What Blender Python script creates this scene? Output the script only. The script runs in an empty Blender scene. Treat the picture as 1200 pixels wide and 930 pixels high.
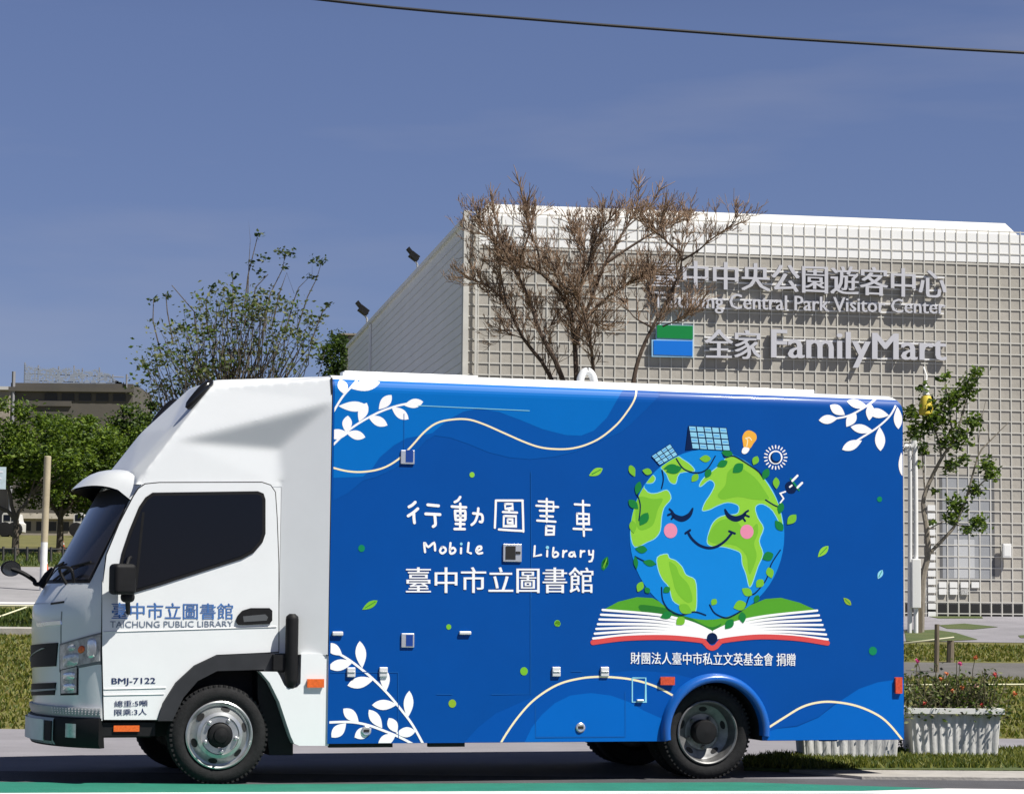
import bpy, bmesh, math, random
import numpy as np
from mathutils import Vector, Matrix
from mathutils.geometry import tessellate_polygon
R = math.radians
random.seed(7); np.random.seed(7)
scene = bpy.context.scene
col = scene.collection

# ------------------------------------------------------------------ camera
F = 2800.0; ROLL, PITCH, H = 0.00967, 0.08787, 1.1756      # focal length in 1200-px pixels
cp, sp = math.cos(PITCH), math.sin(PITCH); cr, sr = math.cos(ROLL), math.sin(ROLL)
_r = Vector((1, 0, 0)); _u = Vector((0, -sp, cp)); _d = Vector((0, cp, sp))
c_r = cr * _r + sr * _u; c_u = cr * _u - sr * _r
cam_d = bpy.data.cameras.new('camera'); cam = bpy.data.objects.new('camera', cam_d); col.objects.link(cam)
M = Matrix((( c_r.x, c_u.x, -_d.x, 0), (c_r.y, c_u.y, -_d.y, 0), (c_r.z, c_u.z, -_d.z, H), (0, 0, 0, 1)))
cam.matrix_world = M
cam_d.sensor_width = 36; cam_d.lens = 36 * F / 1200; cam_d.clip_end = 5000; cam_d.clip_start = .1
scene.camera = cam

# ------------------------------------------------------------------ sky, sun, exposure
SUN_EL, SUN_AZ = R(56), R(59)            # azimuth measured from straight behind the camera towards the right
to_sun = Vector((math.cos(SUN_EL) * math.sin(SUN_AZ), -math.cos(SUN_EL) * math.cos(SUN_AZ), math.sin(SUN_EL)))
w = bpy.data.worlds.new('World'); scene.world = w; w.use_nodes = True
nt = w.node_tree; nt.nodes.clear()
out = nt.nodes.new('ShaderNodeOutputWorld'); bg = nt.nodes.new('ShaderNodeBackground')
sky = nt.nodes.new('ShaderNodeTexSky'); sky.sky_type = 'NISHITA'; sky.sun_disc = False
sky.sun_elevation = SUN_EL; sky.sun_rotation = math.atan2(to_sun.x, to_sun.y)
sky.altitude = 1500; sky.air_density = .7; sky.dust_density = .1; sky.ozone_density = 6
bg.inputs['Strength'].default_value = .077
tint = nt.nodes.new('ShaderNodeMix'); tint.data_type = 'RGBA'; tint.blend_type = 'MULTIPLY'
tint.inputs[0].default_value = 1; tint.inputs[7].default_value = (1.2, .93, .90, 1)
tc = nt.nodes.new('ShaderNodeTexCoord'); mp = nt.nodes.new('ShaderNodeMapping'); mp.inputs['Scale'].default_value = (1.6, 1.6, 9)
cl = nt.nodes.new('ShaderNodeTexNoise'); cl.inputs['Scale'].default_value = 2.2; cl.inputs['Detail'].default_value = 5
ramp = nt.nodes.new('ShaderNodeMapRange'); ramp.inputs[1].default_value = .5; ramp.inputs[2].default_value = .85; ramp.inputs[4].default_value = .34
mixc = nt.nodes.new('ShaderNodeMix'); mixc.data_type = 'RGBA'; mixc.inputs[7].default_value = (3.9, 3.9, 4.5, 1)
L = nt.links.new
L(tc.outputs['Generated'], mp.inputs[0]); L(mp.outputs[0], cl.inputs['Vector']); L(cl.outputs[0], ramp.inputs[0])
sxyz = nt.nodes.new('ShaderNodeSeparateXYZ'); L(tc.outputs['Generated'], sxyz.inputs[0])
elr = nt.nodes.new('ShaderNodeValToRGB'); L(sxyz.outputs[2], elr.inputs[0]); e_ = elr.color_ramp.elements
e_[0].position = 0; e_[0].color = (.57, .57, .57, 1); e_[1].position = .8; e_[1].color = (.42, .42, .42, 1)
n_ = e_.new(.24); n_.color = (1, 1, 1, 1); n_ = e_.new(.45); n_.color = (.7, .7, .7, 1)
elm = nt.nodes.new('ShaderNodeMix'); elm.data_type = 'RGBA'; elm.blend_type = 'MULTIPLY'; elm.inputs[0].default_value = 1
L(sky.outputs[0], tint.inputs[6]); L(tint.outputs[2], elm.inputs[6]); L(elr.outputs[0], elm.inputs[7]); L(elm.outputs[2], mixc.inputs[6]); L(ramp.outputs[0], mixc.inputs[0])
L(mixc.outputs[2], bg.inputs[0]); L(bg.outputs[0], out.inputs[0])
sd = bpy.data.lights.new('sun', 'SUN'); sd.energy = 4.9; sd.angle = R(.5); sd.color = (1, .96, .89)
so = bpy.data.objects.new('sun', sd); col.objects.link(so); so.location = (10, -10, 30)
so.rotation_euler = (-to_sun).to_track_quat('-Z', 'Y').to_euler()
vs = scene.view_settings; vs.view_transform = 'Standard'; vs.look = 'None'; vs.gamma = 1; vs.use_curve_mapping = False; vs.exposure = .52
scene.cycles.max_bounces = 6

# ------------------------------------------------------------------ calibration helpers
def ray(px, py):
    x, y = px - 600., py - 465.
    v = _d * F + c_r * x - c_u * y
    return v / v.y                                   # per metre of depth
def at(px, py, Y): return Vector((0, 0, H)) + ray(px, py) * Y
PROF = [(-60, 0), (22.5, 0), (34, .74), (40, 1.02), (42, 1.12), (52, 1.95), (60, 2.5), (120, 4.83), (2500, 4.83)]
def gz(Y):
    for (a, za), (b, zb) in zip(PROF, PROF[1:]):
        if Y <= b: return za + (zb - za) * (Y - a) / (b - a)
    return PROF[-1][1]
def ground(px, py):
    d = ray(px, py); prev = 2.
    for i in range(4000):
        Y = 5 + i * .05
        if H + d.z * Y <= gz(Y): return Vector((d.x * Y, Y, gz(Y)))
    return Vector((d.x * 200, 200, gz(200)))
TX, TY, YAW = -1.88, 15.757, .2878
tcs, tsn = math.cos(YAW), math.sin(YAW)
def tp(px, py, yl=0.):                               # photo pixel -> (X, Z) on a lengthwise plane of the truck
    d = ray(px, py); t = (yl - tsn * TX + tcs * TY) / (-tsn * d.x + tcs)
    P = Vector((0, 0, H)) + d * t
    return ((P.x - TX) * tcs + (P.y - TY) * tsn, P.z)
def tproj(X, y, Z):                                  # truck point -> photo pixel
    wx = TX + X * tcs - y * tsn; wy = TY + X * tsn + y * tcs
    q = Vector((wx, wy, Z - H)); dd = q.dot(_d)
    return 600 + F * q.dot(c_r) / dd, 465 - F * q.dot(c_u) / dd

# ------------------------------------------------------------------ materials
MATS = {}
def mat(name, c, rough=.6, metal=0., var=0., scale=8., bump=0., bscale=40., spec=.5, coat=0., c2=None, emit=None, trans=0., stretch=None):
    if name in MATS: return MATS[name]
    m = bpy.data.materials.new(name); m.use_nodes = True; t = m.node_tree; b = t.nodes['Principled BSDF']
    b.inputs['Base Color'].default_value = (*c, 1); b.inputs['Roughness'].default_value = rough
    b.inputs['Metallic'].default_value = metal; b.inputs['Specular IOR Level'].default_value = spec
    b.inputs['Coat Weight'].default_value = coat; b.inputs['Coat Roughness'].default_value = .08
    if var or bump or c2:
        co = t.nodes.new('ShaderNodeTexCoord'); src = co.outputs['Object']
        if stretch:
            mpn = t.nodes.new('ShaderNodeMapping'); mpn.inputs['Scale'].default_value = stretch
            t.links.new(src, mpn.inputs[0]); src = mpn.outputs[0]
    if var or c2:
        n = t.nodes.new('ShaderNodeTexNoise'); n.inputs['Scale'].default_value = scale; n.inputs['Detail'].default_value = 6
        n.inputs['Roughness'].default_value = .65
        t.links.new(src, n.inputs['Vector'])
        mr = t.nodes.new('ShaderNodeMapRange'); mr.inputs[1].default_value = .32; mr.inputs[2].default_value = .68
        t.links.new(n.outputs[0], mr.inputs[0])
        mx = t.nodes.new('ShaderNodeMix'); mx.data_type = 'RGBA'
        k = c2 if c2 else tuple(min(1, v * (1 + var)) for v in c)
        a = c if c2 else tuple(v * (1 - var) for v in c)
        mx.inputs[6].default_value = (*a, 1); mx.inputs[7].default_value = (*k, 1)
        t.links.new(mr.outputs[0], mx.inputs[0]); t.links.new(mx.outputs[2], b.inputs['Base Color'])
    if bump:
        n2 = t.nodes.new('ShaderNodeTexNoise'); n2.inputs['Scale'].default_value = bscale; n2.inputs['Detail'].default_value = 4
        t.links.new(src, n2.inputs['Vector'])
        bp = t.nodes.new('ShaderNodeBump'); bp.inputs['Strength'].default_value = bump; bp.inputs['Distance'].default_value = .02
        t.links.new(n2.outputs[0], bp.inputs['Height']); t.links.new(bp.outputs[0], b.inputs['Normal'])
    MATS[name] = m; return m
def srgb(r, g, b, k=1.):
    f = lambda v: (v / 255 / 12.92 if v / 255 <= .04045 else ((v / 255 + .055) / 1.055) ** 2.4) * k
    return (f(r), f(g), f(b))
def leafmat(name, c, tr=.3):
    m = mat(name, c, .55, spec=.3)
    t = m.node_tree; b = t.nodes['Principled BSDF']; o = t.nodes['Material Output']
    tl = t.nodes.new('ShaderNodeBsdfTranslucent'); tl.inputs[0].default_value = (c[0] * 1.3, c[1] * 1.4, c[2] * .7, 1)
    ms = t.nodes.new('ShaderNodeMixShader'); ms.inputs[0].default_value = tr
    t.links.new(b.outputs[0], ms.inputs[1]); t.links.new(tl.outputs[0], ms.inputs[2]); t.links.new(ms.outputs[0], o.inputs[0])
    return m

WHITE = mat('white_paint', (.78, .805, .81), .3, coat=.5, spec=.5, var=.02, scale=3)
WHITE2 = mat('white_panel', (.70, .71, .71), .4, var=.03, scale=4)
SILVER = mat('grey_bumper_paint', (.36, .37, .38), .4, var=.06, scale=9)
BLACKP = mat('black_plastic', (.009, .009, .010), .6, var=.2, scale=20, spec=.22)
SEAM = mat('seam_rubber', (.01, .01, .011), .8)
GLASS = mat('dark_tinted_glass', (.004, .005, .010), .05, spec=.28)
WGLASS = mat('windscreen_glass', (.035, .034, .040), .12, spec=.4)
CHROME = mat('wheel_steel', (.50, .51, .51), .33, metal=.75, var=.12, scale=14)
DSTEEL = mat('dusty_steel', (.13, .13, .125), .6, metal=.3, var=.3, scale=20)
RUBBER = mat('tyre_rubber', (.014, .014, .015), .9, spec=.3, var=.3, scale=30, bump=.25, bscale=120)
UNDER = mat('chassis_black', (.012, .012, .013), .8, var=.3, scale=12)
LAMPG = mat('lamp_glass', (.55, .57, .58), .12, spec=.8, metal=.35, var=.25, scale=28)
ORANGE = mat('orange_lens', (.72, .13, .02), .25, spec=.6, var=.2, scale=60)
REDL = mat('red_lens', (.60, .075, .03), .25, spec=.6, var=.25, scale=60)
PLATE = mat('number_plate_white', (.75, .76, .76), .5, var=.05)
BLUEP = mat('blue_wrap', srgb(0, 72, 150), .42, coat=.06, spec=.12, var=.035, scale=2.2)

# ------------------------------------------------------------------ mesh builder
class MB:
    def __init__(s): s.v = []; s.f = []; s.m = []
    def add(s, vs, fs, mi=0):
        o = len(s.v); s.v += [tuple(p) for p in vs]
        for f in fs: s.f.append(tuple(i + o for i in f)); s.m.append(mi)
    def quad(s, a, b, c, d, mi=0): s.add([a, b, c, d], [(0, 1, 2, 3)], mi)
    def box(s, x0, x1, y0, y1, z0, z1, mi=0):
        s.add([(x0, y0, z0), (x1, y0, z0), (x1, y1, z0), (x0, y1, z0), (x0, y0, z1), (x1, y0, z1), (x1, y1, z1), (x0, y1, z1)],
              [(0, 3, 2, 1), (4, 5, 6, 7), (0, 1, 5, 4), (1, 2, 6, 5), (2, 3, 7, 6), (3, 0, 4, 7)], mi)
    def obox(s, c, ex, ey, ez, mi=0):
        c = Vector(c); ex, ey, ez = Vector(ex), Vector(ey), Vector(ez); P = []
        for k in (-1, 1):
            for (i, j) in ((-1, -1), (1, -1), (1, 1), (-1, 1)): P.append(c + i * ex + j * ey + k * ez)
        s.add(P, [(0, 3, 2, 1), (4, 5, 6, 7), (0, 1, 5, 4), (1, 2, 6, 5), (2, 3, 7, 6), (3, 0, 4, 7)], mi)
    def tube(s, pts, rad, n=8, mi=0, cap=True):
        pts = [Vector(p) for p in pts]; k = len(pts)
        rad = [float(rad)] * k if not hasattr(rad, '__len__') else [float(r_) for r_ in rad]
        rings = []; ref = None
        for i, p in enumerate(pts):
            t = (pts[min(i + 1, k - 1)] - pts[max(i - 1, 0)])
            if t.length < 1e-9: t = Vector((0, 0, 1))
            t.normalize()
            if ref is None: ref = Vector((0, 0, 1)) if abs(t.z) < .9 else Vector((1, 0, 0))
            a = t.cross(ref)
            if a.length < 1e-4: a = t.cross(Vector((.3, .9, .1)))
            a.normalize(); b = t.cross(a); ref = b.cross(t) * 0 + ref
            rings.append([p + rad[i] * (a * math.cos(2 * math.pi * j / n) + b * math.sin(2 * math.pi * j / n)) for j in range(n)])
        V = [q for r_ in rings for q in r_]; Fc = []
        for i in range(k - 1):
            for j in range(n): Fc.append((i * n + j, i * n + (j + 1) % n, (i + 1) * n + (j + 1) % n, (i + 1) * n + j))
        if cap: Fc += [tuple(range(n - 1, -1, -1)), tuple(range((k - 1) * n, k * n))]
        s.add(V, Fc, mi)
    def prism(s, pts, fn0, fn1, mi=0, mi_side=None):      # 2D outline -> plate between two maps
        n = len(pts); tri = tessellate_polygon([[Vector((p[0], p[1], 0)) for p in pts]])
        A = [fn0(*p) for p in pts]; B = [fn1(*p) for p in pts]
        s.add(A, tri, mi); s.add(B, [t[::-1] for t in tri], mi)
        o = A + B; s.add(o, [(i, (i + 1) % n, n + (i + 1) % n, n + i) for i in range(n)], mi if mi_side is None else mi_side)
    def plate(s, pts, y0, y1, mi=0): s.prism(pts, lambda x, z: (x, y0, z), lambda x, z: (x, y1, z), mi)
    def lathe(s, prof, n=40, mi=0, c=(0, 0, 0), ys=1):    # profile (radius, y) about the y axis
        V = []; k = len(prof)
        for (r_, y) in prof:
            for j in range(n):
                a = 2 * math.pi * j / n; V.append((c[0] + r_ * math.cos(a), c[1] + ys * y, c[2] + r_ * math.sin(a)))
        s.add(V, [(i * n + j, i * n + (j + 1) % n, (i + 1) * n + (j + 1) % n, (i + 1) * n + j) for i in range(k - 1) for j in range(n)], mi)
    def grid(s, rows, mi=0):
        nr, nc = len(rows), len(rows[0]); s.add([p for r_ in rows for p in r_], [(i * nc + j, i * nc + j + 1, (i + 1) * nc + j + 1, (i + 1) * nc + j) for i in range(nr - 1) for j in range(nc - 1)], mi)
    def build(s, name, mats, parent=None, smooth=False, bevel=0., seg=2, thick=0., weld=False, angle=40):
        me = bpy.data.meshes.new(name); me.from_pydata(s.v, [], s.f)
        for m_ in (mats if isinstance(mats, (list, tuple)) else [mats]): me.materials.append(m_)
        me.polygons.foreach_set('material_index', s.m)
        bm = bmesh.new(); bm.from_mesh(me)
        if weld: bmesh.ops.remove_doubles(bm, verts=bm.verts, dist=1e-4)
        if weld or bevel: bmesh.ops.recalc_face_normals(bm, faces=bm.faces)
        if smooth:
            for f in bm.faces: f.smooth = True
            for e in bm.edges:
                if len(e.link_faces) == 2 and e.calc_face_angle(0) > R(angle): e.smooth = False
        bm.to_mesh(me); bm.free(); me.update()
        o = bpy.data.objects.new(name, me); col.objects.link(o)
        if parent: o.parent = parent
        if thick: md = o.modifiers.new('solid', 'SOLIDIFY'); md.thickness = thick; md.offset = -1
        if bevel:
            md = o.modifiers.new('bevel', 'BEVEL'); md.width = bevel; md.segments = seg; md.limit_method = 'ANGLE'; md.angle_limit = R(25)
            md.harden_normals = False
            for p in me.polygons: p.use_smooth = True
            wn = o.modifiers.new('wn', 'WEIGHTED_NORMAL'); wn.keep_sharp = True
        return o
def tag(o, label=None, cat=None, group=None, kind=None):
    if label: o['label'] = label
    if cat: o['category'] = cat
    if group: o['group'] = group
    if kind: o['kind'] = kind
    return o
def empty(name, loc, rz=0.):
    o = bpy.data.objects.new(name, None); col.objects.link(o); o.location = loc; o.rotation_euler = (0, 0, rz); o.empty_display_size = .2
    return o
def copy_tree(o, parent=None):
    c = o.copy(); col.objects.link(c); c.parent = parent
    for ch in list(o.children): copy_tree(ch, c)
    return c
def text_geo(body, offset=0., extrude=0., res=3, spacing=1.):
    cu = bpy.data.curves.new('txt', 'FONT'); cu.body = body; cu.offset = offset; cu.extrude = extrude; cu.resolution_u = res
    cu.fill_mode = 'BOTH' if extrude else 'FRONT'; cu.space_character = spacing
    o = bpy.data.objects.new('txt', cu); col.objects.link(o)
    dg = bpy.context.evaluated_depsgraph_get(); dg.update()
    me = bpy.data.meshes.new_from_object(o.evaluated_get(dg))
    V = [tuple(v.co) for v in me.vertices]; Fc = [tuple(p.vertices) for p in me.polygons]
    bpy.data.objects.remove(o); bpy.data.curves.remove(cu); bpy.data.meshes.remove(me)
    xs = [v[0] for v in V]; ys = [v[1] for v in V]
    return V, Fc, (min(xs), max(xs), min(ys), max(ys))
def catmull(P, n=6, closed=False):
    P = [tuple(p) for p in P]; out_ = []; k = len(P)
    rng = range(k if closed else k - 1)
    for i in rng:
        g = (lambda j: P[j % k]) if closed else (lambda j: P[max(0, min(k - 1, j))])
        p0, p1, p2, p3 = g(i - 1), g(i), g(i + 1), g(i + 2)
        for j in range(n):
            t = j / n
            out_.append(tuple(.5 * (2 * b + (c - a) * t + (2 * a - 5 * b + 4 * c - d) * t * t + (3 * b - a - 3 * c + d) * t ** 3) for a, b, c, d in zip(p0, p1, p2, p3)))
    if not closed: out_.append(P[-1])
    return out_

# ------------------------------------------------------------------ ground, pavements, road
def clip_half(P, f):                                   # keep f(p) >= 0
    o = []
    for i in range(len(P)):
        a, b = P[i], P[(i + 1) % len(P)]; fa, fb = f(a), f(b)
        if fa >= 0: o.append(a)
        if (fa >= 0) != (fb >= 0):
            t = fa / (fa - fb); o.append(tuple(u + (v - u) * t for u, v in zip(a, b)))
    return o
def sheet(name, poly, dz, m, thick=0., kind='structure'):
    b = MB()
    ys = [y for y, _ in PROF]
    for y0, y1 in zip(ys, ys[1:]):
        P = clip_half(clip_half(poly, lambda p: p[1] - y0), lambda p: y1 - p[1])
        if len(P) < 3: continue
        f = lambda x, y: (x, y, gz(y) + dz)
        if thick: b.prism(P, f, lambda x, y: (x, y, gz(y) + dz - thick))
        else: b.add([f(*p) for p in P], tessellate_polygon([[Vector((p[0], p[1], 0)) for p in P]]))
    o = b.build(name, m); 
    for p in o.data.polygons:
        if not thick and p.normal.z < 0: p.flip()
    tag(o, kind=kind); return o
def rect(x0, x1, y0, y1): return [(x0, y0), (x1, y0), (x1, y1), (x0, y1)]
def gpoly(pts): return [tuple(ground(*p)[:2]) for p in pts]
PAVE = mat('pale_paving', (.22, .212, .232), .85, var=.14, scale=1.1, bump=.3, bscale=60)
ASPH = mat('asphalt', (.075, .074, .08), .9, var=.25, scale=1.5, bump=.5, bscale=150)
ASPH2 = mat('park_road_asphalt', (.26, .255, .265), .9, var=.15, scale=.8, bump=.3, bscale=60)
LAWN = mat('lawn_soil', (.085, .088, .022), .95, c2=(.16, .145, .045), scale=1.6, bump=.8, bscale=30)
LAWN2 = mat('lawn_green', (.045, .075, .018), .95, c2=(.085, .10, .03), scale=1.2, bump=.8, bscale=30)
KERB = mat('kerb_concrete', (.36, .34, .31), .85, var=.15, scale=5, bump=.3, bscale=50)
GREENP = mat('green_road_paint', (.012, .17, .115), .7, var=.12, scale=4, bump=.3, bscale=150)
WHITEP = mat('white_road_paint', (.72, .70, .69), .7, var=.08, scale=6, bump=.2, bscale=100)
SHADE_PATH = mat('shaded_path_grey', (.11, .105, .10), .9, var=.15, scale=2, bump=.3)  # shade lying on the path is painted into this dark grey
sheet('ground', rect(-900, 900, -60, 2500), 0, LAWN)
sheet('pavement', rect(-60, 60, 16.9, 22.5), .004, PAVE)
sheet('road', rect(-60, 60, -40, 16.9), .004, ASPH)
for nm, P, m in (('road_green_strip', [(-60, 915.5), (-60, 930.5), (600, 928.5), (1010, 928), (1110, 925), (870, 917.5), (260, 920.2)], GREENP),):
    gp = gpoly([(p[0], p[1]) for p in P]); 
    # the painted strip runs on past the left of the view
    l0, l1 = Vector(gp[0]), Vector(gp[1]); sheet(nm, [(l0.x - 12, l0.y + .1), (l1.x - 12, l1.y + .1)] + gp[1:] + [], .008, m)
wl = gpoly([(-60, 930.5), (600, 928.5), (1010, 928), (1110, 925)])
sheet('road_white_line', [(wl[0][0] - 12, wl[0][1] + .1)] + wl + [(wl[3][0] + 9, wl[3][1] - .25), (wl[3][0] + 9, wl[3][1] - .42), (wl[2][0], wl[2][1] - .22), (wl[1][0], wl[1][1] - .22), (wl[0][0], wl[0][1] - .2), (wl[0][0] - 12, wl[0][1] - .1)], .008, WHITEP)
kp = gpoly([(925, 905.5), (1230, 903), (1230, 914.5), (1010, 913.5)])
kp[1] = (kp[1][0] + 8, kp[1][1]); kp[2] = (kp[2][0] + 8, kp[2][1])
sheet('kerb', kp, .024, KERB, thick=.02)
vp = gpoly([(872, 903), (872, 893), (905, 888), (1230, 881)]); k1 = kp[1]
sheet('grass_verge', vp + [(vp[-1][0] + 8, vp[-1][1] + .4), (k1[0], k1[1] + .01), (kp[0][0], kp[0][1] + .01)], .03, LAWN2, thick=.03)
sheet('kerb_line', rect(-40, -2.2, 33.8, 34.15), .09, KERB, thick=.09)
sheet('upper_lawn', rect(-40, -1.5, 34.15, 40.4), .004, LAWN2)
sheet('park_road', rect(-70, 4, 42, 52), .006, ASPH2)
sheet('park_road_line', rect(-70, 4, 42.4, 42.7), .010, WHITEP)
sheet('far_grass', rect(-70, 4, 52.3, 58), .006, LAWN2)
# right of the truck: paved forecourt of the building with grass islands, a path crossing the lawn with its shade in the grey colour
fc = gpoly([(1000, 751), (1260, 755)])
sheet('forecourt', [fc[0], (14, fc[1][1]), (14, 46), (-1, 46), (-1, fc[0][1])], .006, PAVE)
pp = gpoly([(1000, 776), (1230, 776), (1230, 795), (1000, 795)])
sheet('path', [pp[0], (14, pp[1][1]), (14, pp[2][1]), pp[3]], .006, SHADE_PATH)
for P in ([(1060, 740), (1095, 738), (1120, 742), (1146, 750), (1100, 752), (1062, 752)], [(1085, 722), (1110, 719.5), (1150, 722), (1152, 725), (1100, 725)], [(1100, 733), (1130, 731), (1170, 735), (1140, 738), (1110, 737)], [(1193, 745), (1215, 744), (1215, 748), (1196, 748)]):
    sheet('grass_island', gpoly(P), .012, LAWN2)

# grass blades, one mass per lawn
def blades(name, areas, m, h=.06, wd=.012):
    V = []; Fc = []; mi = []
    for (poly, n, dz) in areas:
        xs = [p[0] for p in poly]; ys = [p[1] for p in poly]; k = 0; tries = 0
        while k < n and tries < n * 6:
            tries += 1
            x = random.uniform(min(xs), max(xs)); y = random.uniform(min(ys), max(ys)); ins = False
            for i in range(len(poly)):
                (x1, y1), (x2, y2) = poly[i], poly[(i + 1) % len(poly)]
                if (y1 > y) != (y2 > y) and x < (x2 - x1) * (y - y1) / (y2 - y1) + x1: ins = not ins
            if not ins: continue
            k += 1; z = gz(y) + dz; a = random.uniform(0, 6.283); hh = h * random.uniform(.4, 1.25); w_ = wd * random.uniform(.6, 1.5)
            lx, ly = random.gauss(0, .4) * hh, random.gauss(0, .4) * hh
            o = len(V); V += [(x - w_ * math.cos(a), y - w_ * math.sin(a), z), (x + w_ * math.cos(a), y + w_ * math.sin(a), z), (x + lx, y + ly, z + hh)]
            Fc.append((o, o + 1, o + 2)); mi.append(random.choices((0, 1, 2), (6, 4, 1))[0])
    me = bpy.data.meshes.new(name); me.from_pydata(V, [], Fc)
    for q in m: me.materials.append(q)
    me.polygons.foreach_set('material_index', mi); me.update()
    o = bpy.data.objects.new(name, me); col.objects.link(o); tag(o, kind='stuff'); return o
G1 = leafmat('grass_green', (.075, .105, .02)); G2 = leafmat('grass_olive', (.175, .18, .035)); G3 = leafmat('grass_straw', (.28, .24, .09)); G4 = leafmat('grass_dark', (.04, .07, .015))
tag(blades('lawn_grass', [(rect(-8.6, -3.6, 22.55, 33.7), 26000, 0), (rect(4.0, 8.6, 22.55, pp[2][1]), 15000, 0), (rect(4.0, 8.6, pp[1][1], fc[1][1] - .35), 6000, 0)], [G2, G1, G3], .045, .016), 'olive green lawn grass with dry patches beyond the pavement', 'grass')
vpoly = vp + [(vp[-1][0] + .4, vp[-1][1] + .1), (kp[1][0] - 7.4, kp[1][1] + .02), (kp[0][0], kp[0][1] + .02)]
tag(blades('verge_grass', [(vpoly, 16000, .03)], [G2, G1, G4], .04, .009), 'short green grass on the roadside verge under the planters', 'grass')
tag(blades('upper_lawn_grass', [(rect(-11, -5.5, 34.2, 40.3), 12000, 0), (rect(-17, -5.5, 52.4, 57.9), 8000, 0)], [G1, G4, G2], .09, .02), 'bright green grass strip beyond the white kerb line', 'grass')

# ------------------------------------------------------------------ the truck
truck = empty('library_truck', (TX, TY, 0), YAW)
tag(truck, 'white cab box truck wrapped in blue as a mobile library, parked at the roadside', 'truck')
W = 1.95; YC = W / 2; CY = .115; CYF = W - CY
BX0, BX1, ZB, ZT = .708, 4.895, .268, 2.726
RR = .115; ZC = ZT - RR; AX, AR = 3.4147, .352; ACX = tp(838, 862)[0]
# cargo box: side profile with wheel notch, rounded roof edges
def inset(z): return 0. if z <= ZC else RR - math.sqrt(max(0, RR * RR - (z - ZC) ** 2))
box = MB()
arc = [(ACX + AR * math.cos(a), .33 + AR * math.sin(a)) for a in [math.pi * (1 - i / 24) for i in range(25)]]
side = [(BX0, ZB), (ACX - AR, ZB)] + [p for p in arc if p[1] > ZB] + [(ACX + AR, ZB), (BX1, ZB), (BX1, ZC), (BX0, ZC)]
tri = tessellate_polygon([[Vector((x, z, 0)) for x, z in side]])
for y, fl in ((0, 1), (W, 0)): box.add([(x, y, z) for x, z in side], [t[::-1] if fl else t for t in tri], 0)
n = len(side)
for i in range(n):
    a, b = side[i], side[(i + 1) % n]
    if abs(a[1] - ZC) < 1e-6 and abs(b[1] - ZC) < 1e-6: continue
    front = abs(a[0] - BX0) < 1e-6 and abs(b[0] - BX0) < 1e-6
    rear = abs(a[0] - BX1) < 1e-6 and abs(b[0] - BX1) < 1e-6
    box.quad((a[0], 0, a[1]), (b[0], 0, b[1]), (b[0], W, b[1]), (a[0], W, a[1]), 1 if front else (0 if rear else 2))
rings = []
NA = 10
for j in range(NA + 1):
    a = math.pi / 2 * j / NA; z = ZC + RR * math.sin(a); d = RR - RR * math.cos(a)
    rings.append((d, [(BX0, d, z), (BX1 - d, d, z), (BX1 - d, W - d, z), (BX0, W - d, z)]))
WRAP_END = ZC + RR * math.sin(math.pi / 2 * 5 / NA)
for j in range(NA):
    A, B = rings[j][1], rings[j + 1][1]
    for i in range(4): box.quad(A[i], A[(i + 1) % 4], B[(i + 1) % 4], B[i], 1 if (j >= 5 or i == 3) else 0)
box.add(rings[-1][1], [(0, 1, 2, 3)], 1)
cargo = box.build('cargo_box', [BLUEP, WHITE, UNDER], truck, weld=True, smooth=True, angle=30)
rail = MB()
x0, _ = tp(400, 445, .2); x1, _ = tp(952, 462, .2)
rail.box(x0, x1, .16, .22, ZT - .005, ZT + .03); rail.box(x0, x1, W - .22, W - .16, ZT - .005, ZT + .03)
rail.box(x0 + .02, tp(560, 445, .2)[0], .2, .34, ZT - .002, ZT + .045)
rail.build('roof_rail', WHITE, cargo, bevel=.006)
# roof vent: white gooseneck
rv = MB(); cx, cz = tp(687, 440, .7)
pts = [(cx - .045, .7, ZT - .01), (cx - .045, .7, ZT + .06), (cx - .04, .7, ZT + .11), (cx - .015, .7, ZT + .15), (cx + .02, .7, ZT + .155), (cx + .05, .7, ZT + .12), (cx + .065, .7, ZT + .06), (cx + .07, .7, ZT + .03)]
rv.tube(catmull(pts, 4), .028, 12); rv.tube([(cx - .045, .7, ZT - .005), (cx - .045, .7, ZT + .012)], .06, 14); rv.box(cx - .03, cx + .09, .62, .78, ZT - .004, ZT + .03)
rv.build('roof_vent', WHITE2, cargo, smooth=True)
# wheel arch flare on the box
fl = MB(); prof = [(.0, .03), (.0, -.035), (.008, -.05), (.03, -.055), (.052, -.042), (.064, .0)]
for i in range(32):
    for (r0, y0), (r1, y1) in zip(prof, prof[1:]):
        A = []
        for aa in (i, i + 1):
            an = math.pi * (1.045 - aa / 32 * 1.07); A.append([(ACX + (AR - .01 + r_) * math.cos(an) * 1.0, y, .33 + (AR - .01 + r_) * math.sin(an)) for r_, y in ((r0, y0), (r1, y1))])
        fl.quad(A[0][0], A[1][0], A[1][1], A[0][1])
fl.build('wheel_arch_flare', mat('arch_blue', srgb(15, 88, 170), .3, coat=.5), cargo, smooth=True, weld=True, angle=50)

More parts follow.
